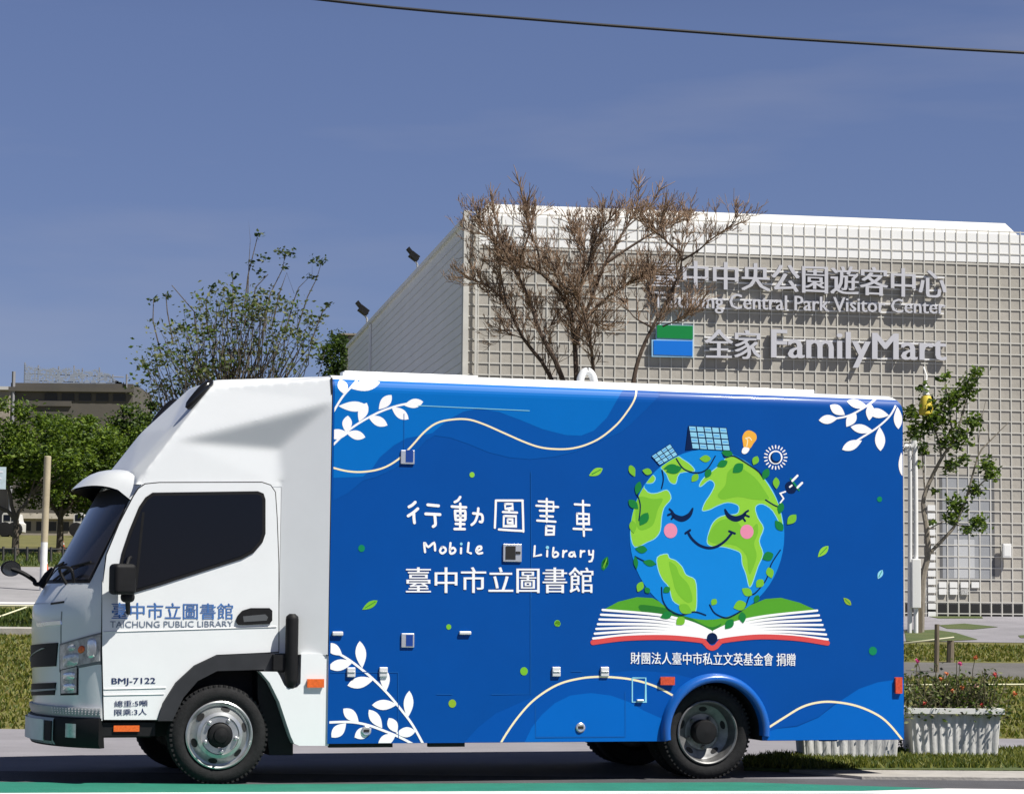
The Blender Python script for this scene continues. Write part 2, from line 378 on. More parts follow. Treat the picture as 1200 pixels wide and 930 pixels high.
# -------- cab shell
ZTAB = [.42, .5, .85, 1.0, 1.15, 1.27, 1.33, 1.6, 1.95, 2.0]
XF = [-1.105, -1.125, -1.14, -1.145, -1.14, -1.075, -1.03, -.885, -.70, -.66]
XC = [-.765, -.765, -.765, -.768, -.77, -.768, -.748, -.66, -.545, -.53]
def lerp(T, z): return float(np.interp(z, ZTAB, T))
def xr(z): return .39 if z >= .8499 else float(np.interp(z, [.41, .5, .6, .7, .78, .83, .85], [-.374, -.352, -.30, -.235, -.15, .0, .10]))
KP = R(66)
def front(phi, z, off=0.):                               # phi -90 (near door edge) .. 90 (far door edge)
    ps_ = KP * phi / 90; s, c = math.sin(ps_), math.cos(ps_); a = lerp(XC, z) - lerp(XF, z); b = YC - CY
    x = lerp(XC, z) - a * (c - math.cos(KP)) / (1 - math.cos(KP)); y = YC + b * s / math.sin(KP)
    if off:
        nx, ny = -b * c / math.sin(KP), a * s / (1 - math.cos(KP)); l = math.hypot(nx, ny) or 1; x += off * nx / l; y += off * ny / l
    return (x, y, z)
zs = sorted(set([.42, .5, .6, .7, .78, .83, .8499, .85, .93, 1.0, 1.08, 1.15, 1.21, 1.27, 1.33, 1.45, 1.6, 1.8, 1.95, 2.0]))
phis = [-90 + 180 * i / 44 for i in range(45)]
rows = []
for z in zs:
    xb = xr(z); sidep = [xb + (lerp(XC, z) - xb) * i / 4 for i in range(4)]
    rows.append([(x, CY, z) for x in sidep] + [front(p, z) for p in phis] + [(x, CYF, z) for x in sidep[::-1]])
cb = MB(); cb.grid(rows)
top = rows[-1]; cb.add([(p[0], p[1], p[2]) for p in top], [tuple(range(len(top)))])
cab = cb.build('cab', WHITE, truck, smooth=True, angle=35)
for p in cab.data.polygons: p.flip()
gap = MB(); gap.box(.36, .70, CY + .05, CYF - .05, .5, 2.05); gap.build('cab_rear_panel', WHITE2, cab)

def side_poly(px, y, org, k): return [tp(org[0] + a / k, org[1] + b / k, y) for a, b in px]
Z1 = ((0, 420), 3.); Z2 = ((0, 660), 3.); Z5 = ((180, 740), 4.895)
# doors (near one traced; the far one mirrors it)
dpx1 = [(362, 790), (375, 690), (420, 580), (470, 484), (487, 458), (510, 442), (560, 437), (920, 436), (950, 446), (966, 470), (972, 560)]
dpx2 = [(978, 0), (978, 309), (930, 312), (760, 320), (680, 358), (615, 418), (570, 490), (552, 548), (365, 548), (359, 300), (359, 60)]
dpoly = side_poly(dpx1, CY, *Z1) + side_poly(dpx2, CY, *Z2)
wpx = [(420, 800), (415, 745), (428, 680), (455, 600), (488, 520), (510, 488), (535, 471), (905, 466), (925, 474), (932, 495), (932, 615), (922, 645), (890, 682), (850, 704), (560, 797), (450, 829)]
wpoly = side_poly(wpx, CY, *Z1)
def shrink(P, d):
    n = len(P); area = sum(P[i][0] * P[(i + 1) % n][1] - P[(i + 1) % n][0] * P[i][1] for i in range(n)); sg = 1 if area > 0 else -1; o = []
    for i in range(n):
        a, b, c = Vector(P[i - 1]), Vector(P[i]), Vector(P[(i + 1) % n])
        e1 = (b - a).normalized(); e2 = (c - b).normalized(); n1 = Vector((-e1.y, e1.x)) * sg; n2 = Vector((-e2.y, e2.x)) * sg
        m_ = n1 + n2; m_ = m_ / max(.35, m_.dot(n1) * 1.0) if m_.length > 1e-6 else n1
        o.append(tuple(b + m_ * d))
    return o
for near in (1, 0):
    y = CY if near else CYF; s_ = -1 if near else 1
    d = MB(); d.plate(dpoly, y + .01 * -s_, y + .010 * s_); door = d.build('door', WHITE, truck, bevel=.008)
    q = MB(); q.plate(shrink(dpoly, -.007), y + .01 * -s_, y + .003 * s_); q.build('door_gap', SEAM, door)
    q = MB(); q.plate(wpoly, y, y + .017 * s_); q.build('window_seal', BLACKP, door, bevel=.006)
    q = MB(); q.plate(shrink(wpoly, .022), y, y + .0195 * s_); q.build('window', GLASS, door)
    q = MB(); q.plate([tp(165 + i, 600 - 0, CY) if 0 else p for i, p in enumerate([tp(166, 600, CY), tp(169, 600, CY), tp(160, 690, CY), tp(157, 690, CY)])], y, y + .021 * s_); q.build('window_divider', BLACKP, door)
    hp = side_poly([(828, 205), (832, 185), (850, 165), (880, 156), (945, 156), (955, 165), (955, 200), (945, 212), (850, 216), (835, 215)], CY, *Z2)
    q = MB(); q.plate(hp, y, y + .024 * s_); hd = q.build('handle', BLACKP, door, bevel=.008)
    hi = side_poly([(852, 185), (930, 178), (940, 188), (935, 200), (855, 205)], CY, *Z2)
    q = MB(); q.plate(hi, y, y + .0255 * s_); q.build('handle_grip', mat('handle_grip_grey', (.09, .095, .10), .4), door)
    # swage lines along the door
    for (u0, v0, u1, v1) in ((365, 240, 970, 222), (365, 441, 582, 436), (365, 462, 575, 458)):
        a = tp(u0 / 3, 660 + v0 / 3, CY); b = tp(u1 / 3, 660 + v1 / 3, CY)
        q = MB(); q.tube([(a[0], y + .0095 * s_, a[1]), (b[0], y + .0095 * s_, b[1])], .006, 6); q.build('swage_line', WHITE2, door, smooth=True)

# wheel arch trim, step box, snorkel, lower panel, mudflap
arch = side_poly([(552, 552), (572, 490), (615, 420), (678, 362), (760, 323), (930, 315), (1020, 315), (1022, 380), (925, 384), (925, 372), (760, 377), (692, 412), (642, 470), (603, 552)], CY, *Z2)
for near in (1, 0):
    y = CY if near else CYF; s_ = -1 if near else 1
    q = MB(); q.plate(arch, y + .03 * -s_, y + .035 * s_); q.build('wheel_arch_trim', mat('arch_trim_black', (.022, .023, .026), .5, var=.15), cab, bevel=.012)
    lp = side_poly([(612, 228), (708, 228), (722, 250), (748, 305), (768, 322), (795, 326), (822, 318), (842, 295), (846, 126), (1003, 126), (1003, 652), (835, 652), (805, 640), (785, 595), (720, 400), (665, 290)], .02, *Z5)
    q = MB(); q.plate(lp, y + .02 * -s_, .012 if near else W - .012); q.build('lower_side_panel', WHITE, cab, bevel=.006)
    mf = side_poly([(600, 222), (665, 290), (720, 400), (785, 595), (803, 640), (803, 708), (667, 708), (650, 560), (600, 380)], CY, *Z5)
    q = MB(); q.plate(mf, y + .02 * -s_, y + .25 * -s_); q.build('mudflap', BLACKP, cab)
q = MB(); sx, sz0 = tp(343.5, 722, 0); _, sz1 = tp(343.5, 800, 0)
q.tube([(sx, .03, sz1 - .03), (sx, .03, sz1), (sx, .03, sz1 + .02), (sx, .03, sz0 - .02), (sx, .03, sz0), (sx, .03, sz0 + .018)], [.018, .04, .043, .043, .04, .02], 14)
q.box(sx - .12, sx - .0, .03, .09, tp(340, 785)[1], tp(340, 767)[1])
q.build('intake_duct', BLACKP, cab, smooth=True)
def lens(name, x0, y0, x1, y1, yl, m, parent, th=.02, base=None):
    a = tp(x0, y0, yl); b = tp(x1, y1, yl); q = MB(); q.plate([(a[0], b[1]), (b[0], b[1]), (b[0], a[1]), (a[0], a[1])], yl, yl - th)
    return q.build(name, m, parent, bevel=.011, seg=3)
lens('side_marker_lamp', 359.5, 795, 379, 805, .012, ORANGE, cab, .022)

# fairing above the cab, widening to the box
P0, P1, P2, P3 = (-.537, CY - .0015, 2.02), (-.09, .13, 2.62), (BX0 - .006, .012, 2.70), (BX0 - .006, .0, 2.535)
P4, P5, DR, DF, B2 = (-.31, CY - .0015, 2.25), (.36, CY + .008, 2.215), (.392, CY - .0015, 1.965), (-.575, CY - .0015, 1.96), (BX0 - .006, .0, .852)
D2 = (.392, CY - .0015, .852)
mir = lambda p: (p[0], W - p[1], p[2])
fa = MB()
def tri_n(*P):
    fa.add(P, [tuple(range(len(P)))]); Q = [mir(p) for p in P][::-1]; fa.add(Q, [tuple(range(len(Q)))])
P1t = (-.06, .26, 2.68); P2t = (BX0 - .006, .14, ZT - .004)
tri_n(DF, DR, P5, P4, P0); tri_n(P4, P5, P3); tri_n(P0, P4, P3, P2, P1); tri_n(P5, DR, D2, B2, P3)
tri_n(P1, P2, P2t, P1t)
Ct, Cr = (-.10, YC, 2.69), (BX0 - .006, YC, ZT + .002); Cm = (-.44, YC, 2.36); Cb = (-.665, YC, 2.06); Cb2 = (-.70, YC, 1.97)
P0m = (-.335, .13, 2.30); P0t = (-.345, .30, 2.34); P0b = (-.60, .30, 2.04)
fa.add([P1t, P2t, Cr, mir(P2t), mir(P1t), Ct], [(0, 1, 2, 5), (5, 2, 3, 4)])
for A in ((P0, P0m, P0t, P0b), (P0m, P1, P1t, P0t), (P0b, P0t, Cm, Cb), (P0t, P1t, Ct, Cm), (DF, P0, P0b), (DF, P0b, Cb, Cb2)): tri_n(*A)
tri_n(P0, P1, P0m)
fairing = fa.build('roof_fairing', WHITE, truck, weld=True)
bm = bmesh.new(); bm.from_mesh(fairing.data); bmesh.ops.triangulate(bm, faces=bm.faces)
for _ in range(9):
    le = [e for e in bm.edges if e.calc_length() > .024]
    if not le: break
    bmesh.ops.subdivide_edges(bm, edges=le, cuts=1); bmesh.ops.triangulate(bm, faces=bm.faces)
for i in range(10):
    mv = [v_ for v_ in bm.verts if not any(len(e.link_faces) < 2 for e in v_.link_edges) and not (v_.co.x > BX0 - .008) and not (v_.co.z < 2.0 and v_.co.x > -.5)]
    bmesh.ops.smooth_vert(bm, verts=mv, factor=.5, use_axis_x=True, use_axis_y=True, use_axis_z=True)
bmesh.ops.recalc_face_normals(bm, faces=bm.faces)
for f in bm.faces: f.smooth = True
bm.to_mesh(fairing.data); bm.free()

ps = MB(); ps.plate([(.695, .86), (.706, .86), (.706, 2.70), (.695, 2.70)], .004, .05); ps.box(.694, .7075, .002, W - .002, .846, .856); ps.build('panel_gap', SEAM, cab)
for s_ in (0, 1):
    q = MB(); a = Vector((-.115, .145, 2.605)); b = Vector((-.30, .155, 2.375))
    pts = [(-.075, .20, 2.665), (-.15, .17, 2.59), (-.245, .18, 2.475)]
    q.tube([(x, (W - y) if s_ else y, z) for x, y, z in catmull(pts, 4)], [.012, .026, .033, .036, .036, .036, .034, .03, .014], 10)
    q.build('roof_marker_lamp', mat('smoked_lens', (.01, .01, .011), .15, spec=.6), fairing, smooth=True)

# sun visor
rows_t, rows_l = [], []
for i in range(25):
    u = -1 + 2 * i / 24; k = 1 - u * u; y = YC + .83 * u
    xr_, zr = -.535 - .12 * k, 1.99 + .10 * k ** .5
    xl, zl = -.60 - .30 * k ** .7, 1.85 + .155 * k ** .4 - .055 * k * k
    row = []
    for j in range(7):
        t = j / 6; hump = math.sin(math.pi * t * .95) * .04 * (.35 + .65 * k)
        row.append((xr_ + (xl - xr_) * t, y, zr + (zl - zr) * t + hump))
    rows_t.append(row)
v = MB(); v.grid(rows_t); vis = v.build('sun_visor', WHITE, truck, smooth=True, angle=80)
v = MB(); v.grid([[(x + .004, y, z - .014) for x, y, z in r_] for r_ in rows_t]); v.build('visor_underside', BLACKP, vis, smooth=True)
for s_ in (0, 1):
    v = MB(); r_ = rows_t[-1 if s_ else 0]; v.add(r_ + [(r_[-1][0] + .10, r_[0][1], r_[-1][2] - .02), (r_[0][0], r_[0][1], r_[0][2] - .06)], [tuple(range(len(r_) + 2))]); v.build('visor_end', WHITE, vis)

# front patches on the shell surface
def fs(px, py):                                         # photo pixel -> (phi, z) on the cab front
    best = None
    for i in range(-88, 60, 2):
        for j in range(80):
            z = .25 + j * .0215; p = front(i, z); q = tproj(*p); d = (q[0] - px) ** 2 + (q[1] - py) ** 2
            if best is None or d < best[0]: best = (d, i, z)
    _, i0, z0 = best
    for i in np.arange(i0 - 2, i0 + 2.01, .4):
        for z in np.arange(z0 - .022, z0 + .023, .0044):
            p = front(i, z); q = tproj(*p); d = (q[0] - px) ** 2 + (q[1] - py) ** 2
            if d < best[0]: best = (d, i, z)
    return best[1], best[2]
def patch(name, corners, m, parent, off=.006, n=10, thick=.02, mirror=False, bevel=0.):      # corners: near-top, far-top, far-bottom, near-bottom as (phi, z)
    q = MB(); rows = []
    a, b, c, d = corners
    for i in range(n + 1):
        t = i / n; row = []
        for j in range(n + 1):
            u = j / n
            ph = (a[0] * (1 - u) + b[0] * u) * (1 - t) + (d[0] * (1 - u) + c[0] * u) * t
            z = (a[1] * (1 - u) + b[1] * u) * (1 - t) + (d[1] * (1 - u) + c[1] * u) * t
            p = front(ph, z, off); row.append(mir(p) if mirror else p)
        rows.append(row)
    q.grid(rows)
    rim = rows[0] + [r_[-1] for r_ in rows[1:]] + rows[-1][-2::-1] + [r_[0] for r_ in rows[-2:0:-1]]
    back = [(p[0] + thick, p[1] + (0), p[2]) for p in rim]; k = len(rim)
    q.add(rim + back, [(i, (i + 1) % k, k + (i + 1) % k, k + i) for i in range(k)])
    return q.build(name, m, parent, smooth=True, angle=40)
ft, fb = fs(149, 589)[0], fs(105, 676)[0]; print('pillar', ft, fb)
ws = patch('windscreen', ((ft, 1.83), (72, 1.83), (78, 1.335), (fb, 1.335)), WGLASS, truck, .006, 16)
patch('windscreen_frame', ((ft - 3, 1.945), (77, 1.945), (82, 1.31), (fb - 3, 1.31)), BLACKP, ws, .003, 16)
for x in (-20, 25):
    q = MB(); q.tube([front(x, 1.33, .02), front(x - 22, 1.42, .02), front(x - 45, 1.45, .02)], .008, 6); q.build('wiper', BLACKP, ws, smooth=True)
def fpatch(name, px, m, parent, off, thick=.02, both=False, label=None):
    c = [fs(*p) for p in px]; o = patch(name, c, m, parent, off, 8, thick)
    if both: patch(name, c, m, parent, off, 8, thick, mirror=True)
    return o
HLENS = mat('headlight_lens', (.44, .45, .46), .12, spec=.8, metal=.3, var=.4, scale=22)
hl = fpatch('headlight', [(117.5, 743), (72, 756), (72, 784), (117.5, 774)], HLENS, truck, .01, .03)
hl2 = patch('headlight', [fs(*p) for p in [(117.5, 743), (72, 756), (72, 784), (117.5, 774)]], HLENS, truck, .01, 8, .03, mirror=True)
def fdisc(name, px, m, parent, off, pw=1.):               # rounded lens between four photo corners
    c = [fs(*p) for p in px]; pc = [sum(v_[k] for v_ in c) / 4 for k in (0, 1)]; e1 = [(c[1][k] + c[2][k] - c[0][k] - c[3][k]) / 4 for k in (0, 1)]; e2 = [(c[3][k] + c[2][k] - c[0][k] - c[1][k]) / 4 for k in (0, 1)]
    q = MB(); N = 20; sg_ = lambda v_: math.copysign(abs(v_) ** pw, v_)
    for (s0, s1, o0, o1) in ((1, .8, off, off + .006), (.8, .4, off + .006, off + .009), (.4, 0, off + .009, off + .01)):
        A = [[front(pc[0] + s_ * (e1[0] * sg_(math.cos(2 * math.pi * j / N)) + e2[0] * sg_(math.sin(2 * math.pi * j / N))), pc[1] + s_ * (e1[1] * sg_(math.cos(2 * math.pi * j / N)) + e2[1] * sg_(math.sin(2 * math.pi * j / N))), o_) for j in range(N + 1)] for s_, o_ in ((s0, o0), (s1, o1))]; q.grid(A)
    return q.build(name, m, parent, smooth=True)
CHR = mat('chrome_reflector', (.85, .86, .87), .2, metal=.7)
fdisc('reflector', [(114, 746), (103, 749), (103, 771), (114, 769)], CHR, hl, .011, .7)
fdisc('reflector', [(94, 763), (75, 768), (75, 782), (94, 779)], LAMPG, hl, .011, .6); fdisc('reflector', [(90, 753), (80, 756), (80, 764), (90, 762)], LAMPG, hl, .011)
fpatch('headlight_rim', [(118.5, 740.5), (70.5, 754), (70.5, 787), (118.5, 777)], mat('lamp_rim_grey', (.16, .17, .175), .4), hl, .006)
ll = fpatch('indicator_lamp', [(90, 781), (73, 785), (73, 812), (90, 811)], HLENS, truck, .01, .03, both=True)
fpatch('indicator_rim', [(91.5, 778.5), (71.5, 782), (71.5, 814), (91.5, 813.5)], BLACKP, ll, .006)
fdisc('turn_signal_bulb', [(101, 755), (93, 757), (93, 766), (101, 764)], ORANGE, hl, .014)
fdisc('reflector', [(89, 786), (75, 788), (75, 797), (89, 796)], CHR, ll, .011, .6)
fdisc('reflector', [(89, 799), (75, 801), (75, 810), (89, 809)], CHR, ll, .011, .6)
gr = fpatch('grille', [(68, 753), (41, 757), (42, 783), (66, 780)], BLACKP, truck, .008)
fpatch('grille_bar', [(54.5, 759), (51.5, 759), (49.5, 784), (56, 785)], SILVER, gr, .016, .01)
g2 = fpatch('lower_grille', [(66, 799.5), (43, 801.5), (45, 815), (64, 814)], BLACKP, truck, .008)
fpatch('grille_bar', [(66, 806.5), (43, 808.5), (43, 810), (66, 808)], SILVER, g2, .013, .01)
fpatch('hood_slot', [(75, 703.5), (60, 705.5), (60, 708), (75, 706)], SEAM, cab, .004, .01)
fpatch('hood_slot', [(58, 706.5), (52, 707.5), (52, 709.5), (58, 708.8)], SEAM, cab, .004, .01)
fpatch('corner_panel_gap', [(119, 777), (92, 778), (92, 779), (119, 778)], SEAM, cab, .004, .01)
fpatch('corner_panel_gap', [(73, 716), (72, 716), (71, 754), (72, 754)], mat('gap_grey', (.25, .26, .26), .5), cab, .003, .01)
fpatch('hood_emblem', [(72, 727), (44, 730), (44, 734), (72, 731)], mat('chrome_reflector', (.85, .86, .87), .08, metal=1), cab, .008, .01)
# bumper
def bump(name, z0, z1, ph0, ph1, off, m, parent, lip=.02):
    q = MB(); prof = [(z1, off - .05), (z1, off - lip * .4), (z1 - .012, off), (z0 + .03, off), (z0, off - lip), (z0, off - .08)]
    def fr(ph, z, o):
        z_ = max(z, .45); p = front(ph, z_, o); return (p[0], p[1], z)
    n = 40; q.grid([[fr(ph0 + (ph1 - ph0) * i / n, z, o) for i in range(n + 1)] for z, o in prof])
    for ph in (ph0, ph1) if name != 'bumper_centre' else (): q.add([fr(ph, z, o) for z, o in prof], [tuple(range(len(prof)))])
    return q.build(name, m, parent, smooth=True, angle=35)
bp_ = bump('bumper', .24, .435, -90, 90, .035, mat('bumper_black', (.010, .010, .011), .6, var=.15, spec=.2), truck)
bump('bumper_step', .435, .50, -90, 90, .025, SILVER, bp_, .01)
pz = [fs(69, 835), fs(69, 862)]
PHC = fs(70, 845)[0]; print('plate', PHC, fs(61, 845))
bump('bumper_centre', .252, .425, PHC, -PHC, .043, SILVER, bp_)
q = MB()
for i in range(-90, -44, 3):
    for zz in (.46, .475, .49): 
        p = front(i, zz, .027); q.obox(p, (.004, 0, 0), (0, .004, 0), (0, 0, .004))
q.build('step_tread', mat('tread_metal', (.6, .6, .6), .3, metal=.6), bp_)
for sg in (0, 1):
    c = [(-70, .39), (-57, .39), (-57, .30), (-70, .30)]
    q = MB(); n = 6; rows = []
    for i in range(n + 1):
        rows.append([])
        for j in range(n + 1):
            ph = -71 + 10 * j / n; z = .395 - .09 * i / n; p = front(ph, .45, .041); p = (p[0], p[1], z); rows[-1].append(mir(p) if sg else p)
    q.grid(rows); q.build('fog_lamp', LAMPG, bp_, smooth=True)
for ph0, ph1, z0, z1, m, nm, o_ in ((fs(61, 845)[0], 24, .272, .41, PLATE, 'number_plate', .052), (fs(69, 845)[0], fs(61.8, 845)[0], .275, .405, BLACKP, 'bumper_vent', .046), (25, 40, .275, .405, BLACKP, 'bumper_vent', .045)):
    q = MB(); n = 8; q.grid([[(lambda p: (p[0], p[1], z))(front(ph0 + (ph1 - ph0) * i / n, .45, o_)) for i in range(n + 1)] for z in (z0, (z0 + z1) / 2, z1)]); pl = q.build(nm, m, bp_, thick=.006)
    if nm == 'number_plate':
        V, Fc, bb = text_geo('BMJ-7122', .012)
        fs61 = fs(61, 845)[0]
        def pm(v):
            u = (v[0] - bb[0]) / (bb[1] - bb[0]); t = (v[1] - bb[2]) / (bb[3] - bb[2]); p = front(fs61 + 4 + (20 - fs61 - 4) * u, .45, .0535); return (p[0], p[1], .305 + .072 * t)
        q = MB(); q.add([pm(v) for v in V], Fc); q.build('plate_lettering', mat('plate_black', (.03, .03, .035), .5), pl)
q = MB(); a = tp(118, 846, .16); b = tp(181, 858, .16); q.box(a[0], b[0], .13, .3, b[1] - .02, a[1]); q.build('side_step', BLACKP, truck)
lens('side_marker_lamp', 133, 849.5, 163, 856.5, .13, ORANGE, truck, .012)

# mirrors
q = MB()
q.obox((-.67, -.035, 1.335), (.075, .03, 0), (-.02, .055, 0), (0, 0, .10)); q.obox((-.63, -.0, 1.22), (.045, .02, 0), (-.01, .03, 0), (0, 0, .035))
mr = q.build('wing_mirror', BLACKP, truck, bevel=.03, seg=3)
q = MB(); q.tube([(-.63, -.0, 1.2), (-.62, .05, 1.15), (-.61, .11, 1.12)], .016, 8); q.build('mirror_bracket', BLACKP, mr, smooth=True); q = MB(); q.tube([(-.64, -.0, 1.42), (-.62, .05, 1.47), (-.60, .11, 1.48)], .012, 8); q.build('mirror_bracket', BLACKP, mr, smooth=True)
X0m, Z0m = tp(10, 666, 1.75); X1m, Z1m = tp(52, 684, 1.70)
q = MB(); q.tube(catmull([(X0m + .02, 1.76, Z0m), (X0m + .10, 1.75, Z0m - .03), (X0m + .18, 1.75, Z0m - .08), (X1m - .06, 1.72, Z1m), (X1m, 1.70, Z1m)], 4), .016, 8)
q.tube([(X1m - .03, 1.70, Z1m - .02), (X1m + .02, 1.70, Z1m + .06), (X1m + .06, 1.68, Z1m + .10)], .028, 8)
mr2 = q.build('front_mirror', BLACKP, truck, smooth=True)
q = MB()
for k in range(10):
    pass
V = []; Fc = []; N = 18; dirx = Vector((.25, -1, -.12)).normalized(); ax = dirx.cross(Vector((0, 0, 1))).normalized(); ay = ax.cross(dirx); c0 = Vector((X0m + .02, 1.75, Z0m))
for rr, dd in ((.062, 0), (.064, .02), (.058, .045), (.035, .075), (.0, .085)):
    for j in range(N): V.append(c0 - dirx * dd + rr * 1.15 * math.cos(2 * math.pi * j / N) * ax + rr * .9 * math.sin(2 * math.pi * j / N) * ay)
q.add(V, [(i * N + j, i * N + (j + 1) % N, (i + 1) * N + (j + 1) % N, (i + 1) * N + j) for i in range(4) for j in range(N)]); q.build('mirror_shell', BLACKP, mr2, smooth=True)
q = MB(); q.add([c0 + dirx * .002 + .058 * 1.15 * math.cos(2 * math.pi * j / N) * ax + .058 * .9 * math.sin(2 * math.pi * j / N) * ay for j in range(N)], [tuple(range(N))]); q.build('mirror_glass', mat('mirror_glass', (.30, .31, .32), .1, metal=.9), mr2)
a = fs(78, 684); b = fs(90, 686)
q = MB(); q.tube(catmull([(front(a[0], a[1], .0)), Vector(front(a[0], a[1], .0)) + Vector((-.05, 0, .10)), Vector(front(b[0], b[1], .0)) + Vector((-.04, 0, .11)), Vector(front(b[0], b[1], .0)) + Vector((-.02, 0, .02))], 5), .011, 8); q.build('grab_bracket', BLACKP, cab, smooth=True)

# chassis
q = MB(); q.box(-.9, 4.7, .42, .56, .30, .50); q.box(-.9, 4.7, 1.39, 1.53, .30, .50); q.box(-.62, .55, .33, W - .33, .42, .84); q.box(.75, 2.75, .25, .9, .262, .45); q.box(1.2, 2.6, 1.1, 1.7, .262, .5); q.box(-.74, -.42, .30, W - .30, .30, .5)
q.tube([(0, .25, .325), (0, W - .25, .325)], .055, 10); q.tube([(AX, .25, .325), (AX, W - .25, .325)], .075, 10); q.tube([(AX, YC - .16, .325), (AX, YC + .16, .325)], .17, 14); q.box(AX + .55, 4.7, .3, .36, .25, .32)
q.build('chassis', UNDER, truck)

# wheels: tyre mesh with rim, hub and nuts
def make_wheel(kind):
    t = MB(); RT = .325
    t.lathe([(.212, .035), (.235, .012), (.262, .0), (.295, .006), (.312, .022), (RT, .045), (RT, .10), (RT, .165), (.305, .195), (.26, .205), (.212, .19)], 72)
    for j in range(60):                                  # shoulder lugs
        a = 2 * math.pi * j / 60; c, s = math.cos(a), math.sin(a)
        t.obox((.3165 * c, .034, .3165 * s), (.009 * c, 0, .009 * s), (-.0085 * s, 0, .0085 * c), (0, .016, 0))
    ty = t.build('tyre', RUBBER, None, smooth=True, angle=35)
    r_ = MB()
    if kind == 'front':
        r_.lathe([(.219, .03), (.222, .006), (.214, .001), (.206, .008), (.201, .03), (.190, .034), (.165, .004), (.150, -.018), (.128, -.026), (.122, -.020), (.085, -.020), (.085, .03)], 64)
        hc = [(-.170 / .170 * .168, 0)]; hd = -.004
    else:
        r_.lathe([(.219, .03), (.222, .006), (.214, .001), (.206, .008), (.201, .03), (.196, .07), (.188, .10), (.172, .108), (.135, .118), (.125, .125), (.085, .125), (.085, .15)], 64)
    rim = r_.build('rim', CHROME if kind == 'front' else mat('rear_rim_steel', (.20, .20, .20), .45, metal=.6, var=.3, scale=18), ty, smooth=True, angle=30)
    h = MB(); base = math.radians(17)
    for j in range(6 if kind == 'front' else 5):
        n_ = 6 if kind == 'front' else 5
        a = base + 2 * math.pi * j / n_; c, s = math.cos(a), math.sin(a); V = []
        rad, yy = (.172, .0075) if kind == 'front' else (.158, .1085)
        for k in range(16):
            b = 2 * math.pi * k / 16; dr = .017 * math.sin(b); dt = .031 * math.cos(b); rr = rad + dr
            yv = (np.interp(rr, [.15, .165, .190], [-.018, .004, .034]) if kind == 'front' else np.interp(rr, [.135, .172], [.118, .108])) - .003
            V.append((rr * c - dt * s, yv, rr * s + dt * c))
        h = MB(); h.add(V, [tuple(range(16))]); h.build('hand_hole', SEAM, ty)
    hb = MB()
    if kind == 'front': hb.lathe([(.078, -.02), (.078, -.05), (.068, -.058), (.05, -.06), (.045, -.075), (.02, -.082), (0, -.083)], 28)
    else: hb.lathe([(.085, .125), (.085, .05), (.075, .035), (.04, .03), (.0, .028)], 28)
    hb.build('hub', BLACKP, ty, smooth=True)
    for j in range(5):
        a = math.radians(60) + 2 * math.pi * j / 5; c, s = math.cos(a), math.sin(a); nb = MB(); y0 = -.019 if kind == 'front' else .126
        nb.lathe([(.015, 0), (.015, -.018), (.010, -.022), (.010, -.032), (0, -.033)], 8, c=(.106 * c, y0, .106 * s)); nb.build('wheel_nut', CHROME if kind == 'front' else DSTEEL, ty, smooth=True)
    return ty
wf = make_wheel('front'); wr = make_wheel('rear')
def dup(o, par, x, y, flip):
    c = copy_tree(o, par); c.location = (x, y, .325); c.rotation_euler = (0, 0, math.pi if flip else 0); return c
wf.parent = truck; wf.location = (0, .07, .325); wf.name = 'front_wheel'; dup(wf, truck, 0, W - .07, True)
wr.parent = truck; wr.location = (AX, .03, .325); wr.name = 'rear_wheel'; dup(wr, truck, AX, .26, False); dup(wr, truck, AX, W - .03, True); dup(wr, truck, AX, W - .26, True)
for o in (wf, wr): o.rotation_euler = (0, 0, 0)

# ------------------------------------------------------------------ printed wrap, lettering and fittings on the truck side
WRAPC = dict(mid=(0, 86, 172), light=(0, 112, 198), low=(0, 104, 198), lowmid=(0, 84, 174), white=(255, 255, 255), gold=(255, 240, 196), green=(126, 196, 56),
             lime=(150, 214, 66), dgreen=(30, 132, 64), sea=(18, 140, 226), navy=(8, 34, 78), pink=(240, 150, 180), red=(226, 84, 84), panel=(150, 216, 246), bulb=(252, 186, 72), cyan=(150, 222, 244), olive=(150, 186, 52), teal=(24, 140, 92), hill=(88, 168, 48), hill2=(46, 126, 48), gridl=(30, 92, 150), seam=(24, 96, 176))
WI = {k: i for i, k in enumerate(WRAPC)}
WM = [mat('wrap_' + k, srgb(*c, .9 if k in ('white', 'gold') else .86), .42, spec=.12, coat=.06, var=.02, scale=3) for k, c in WRAPC.items()]
mural = MB(); cnt = [0]
XL, XRr = BX0 + .012, BX1 - .004
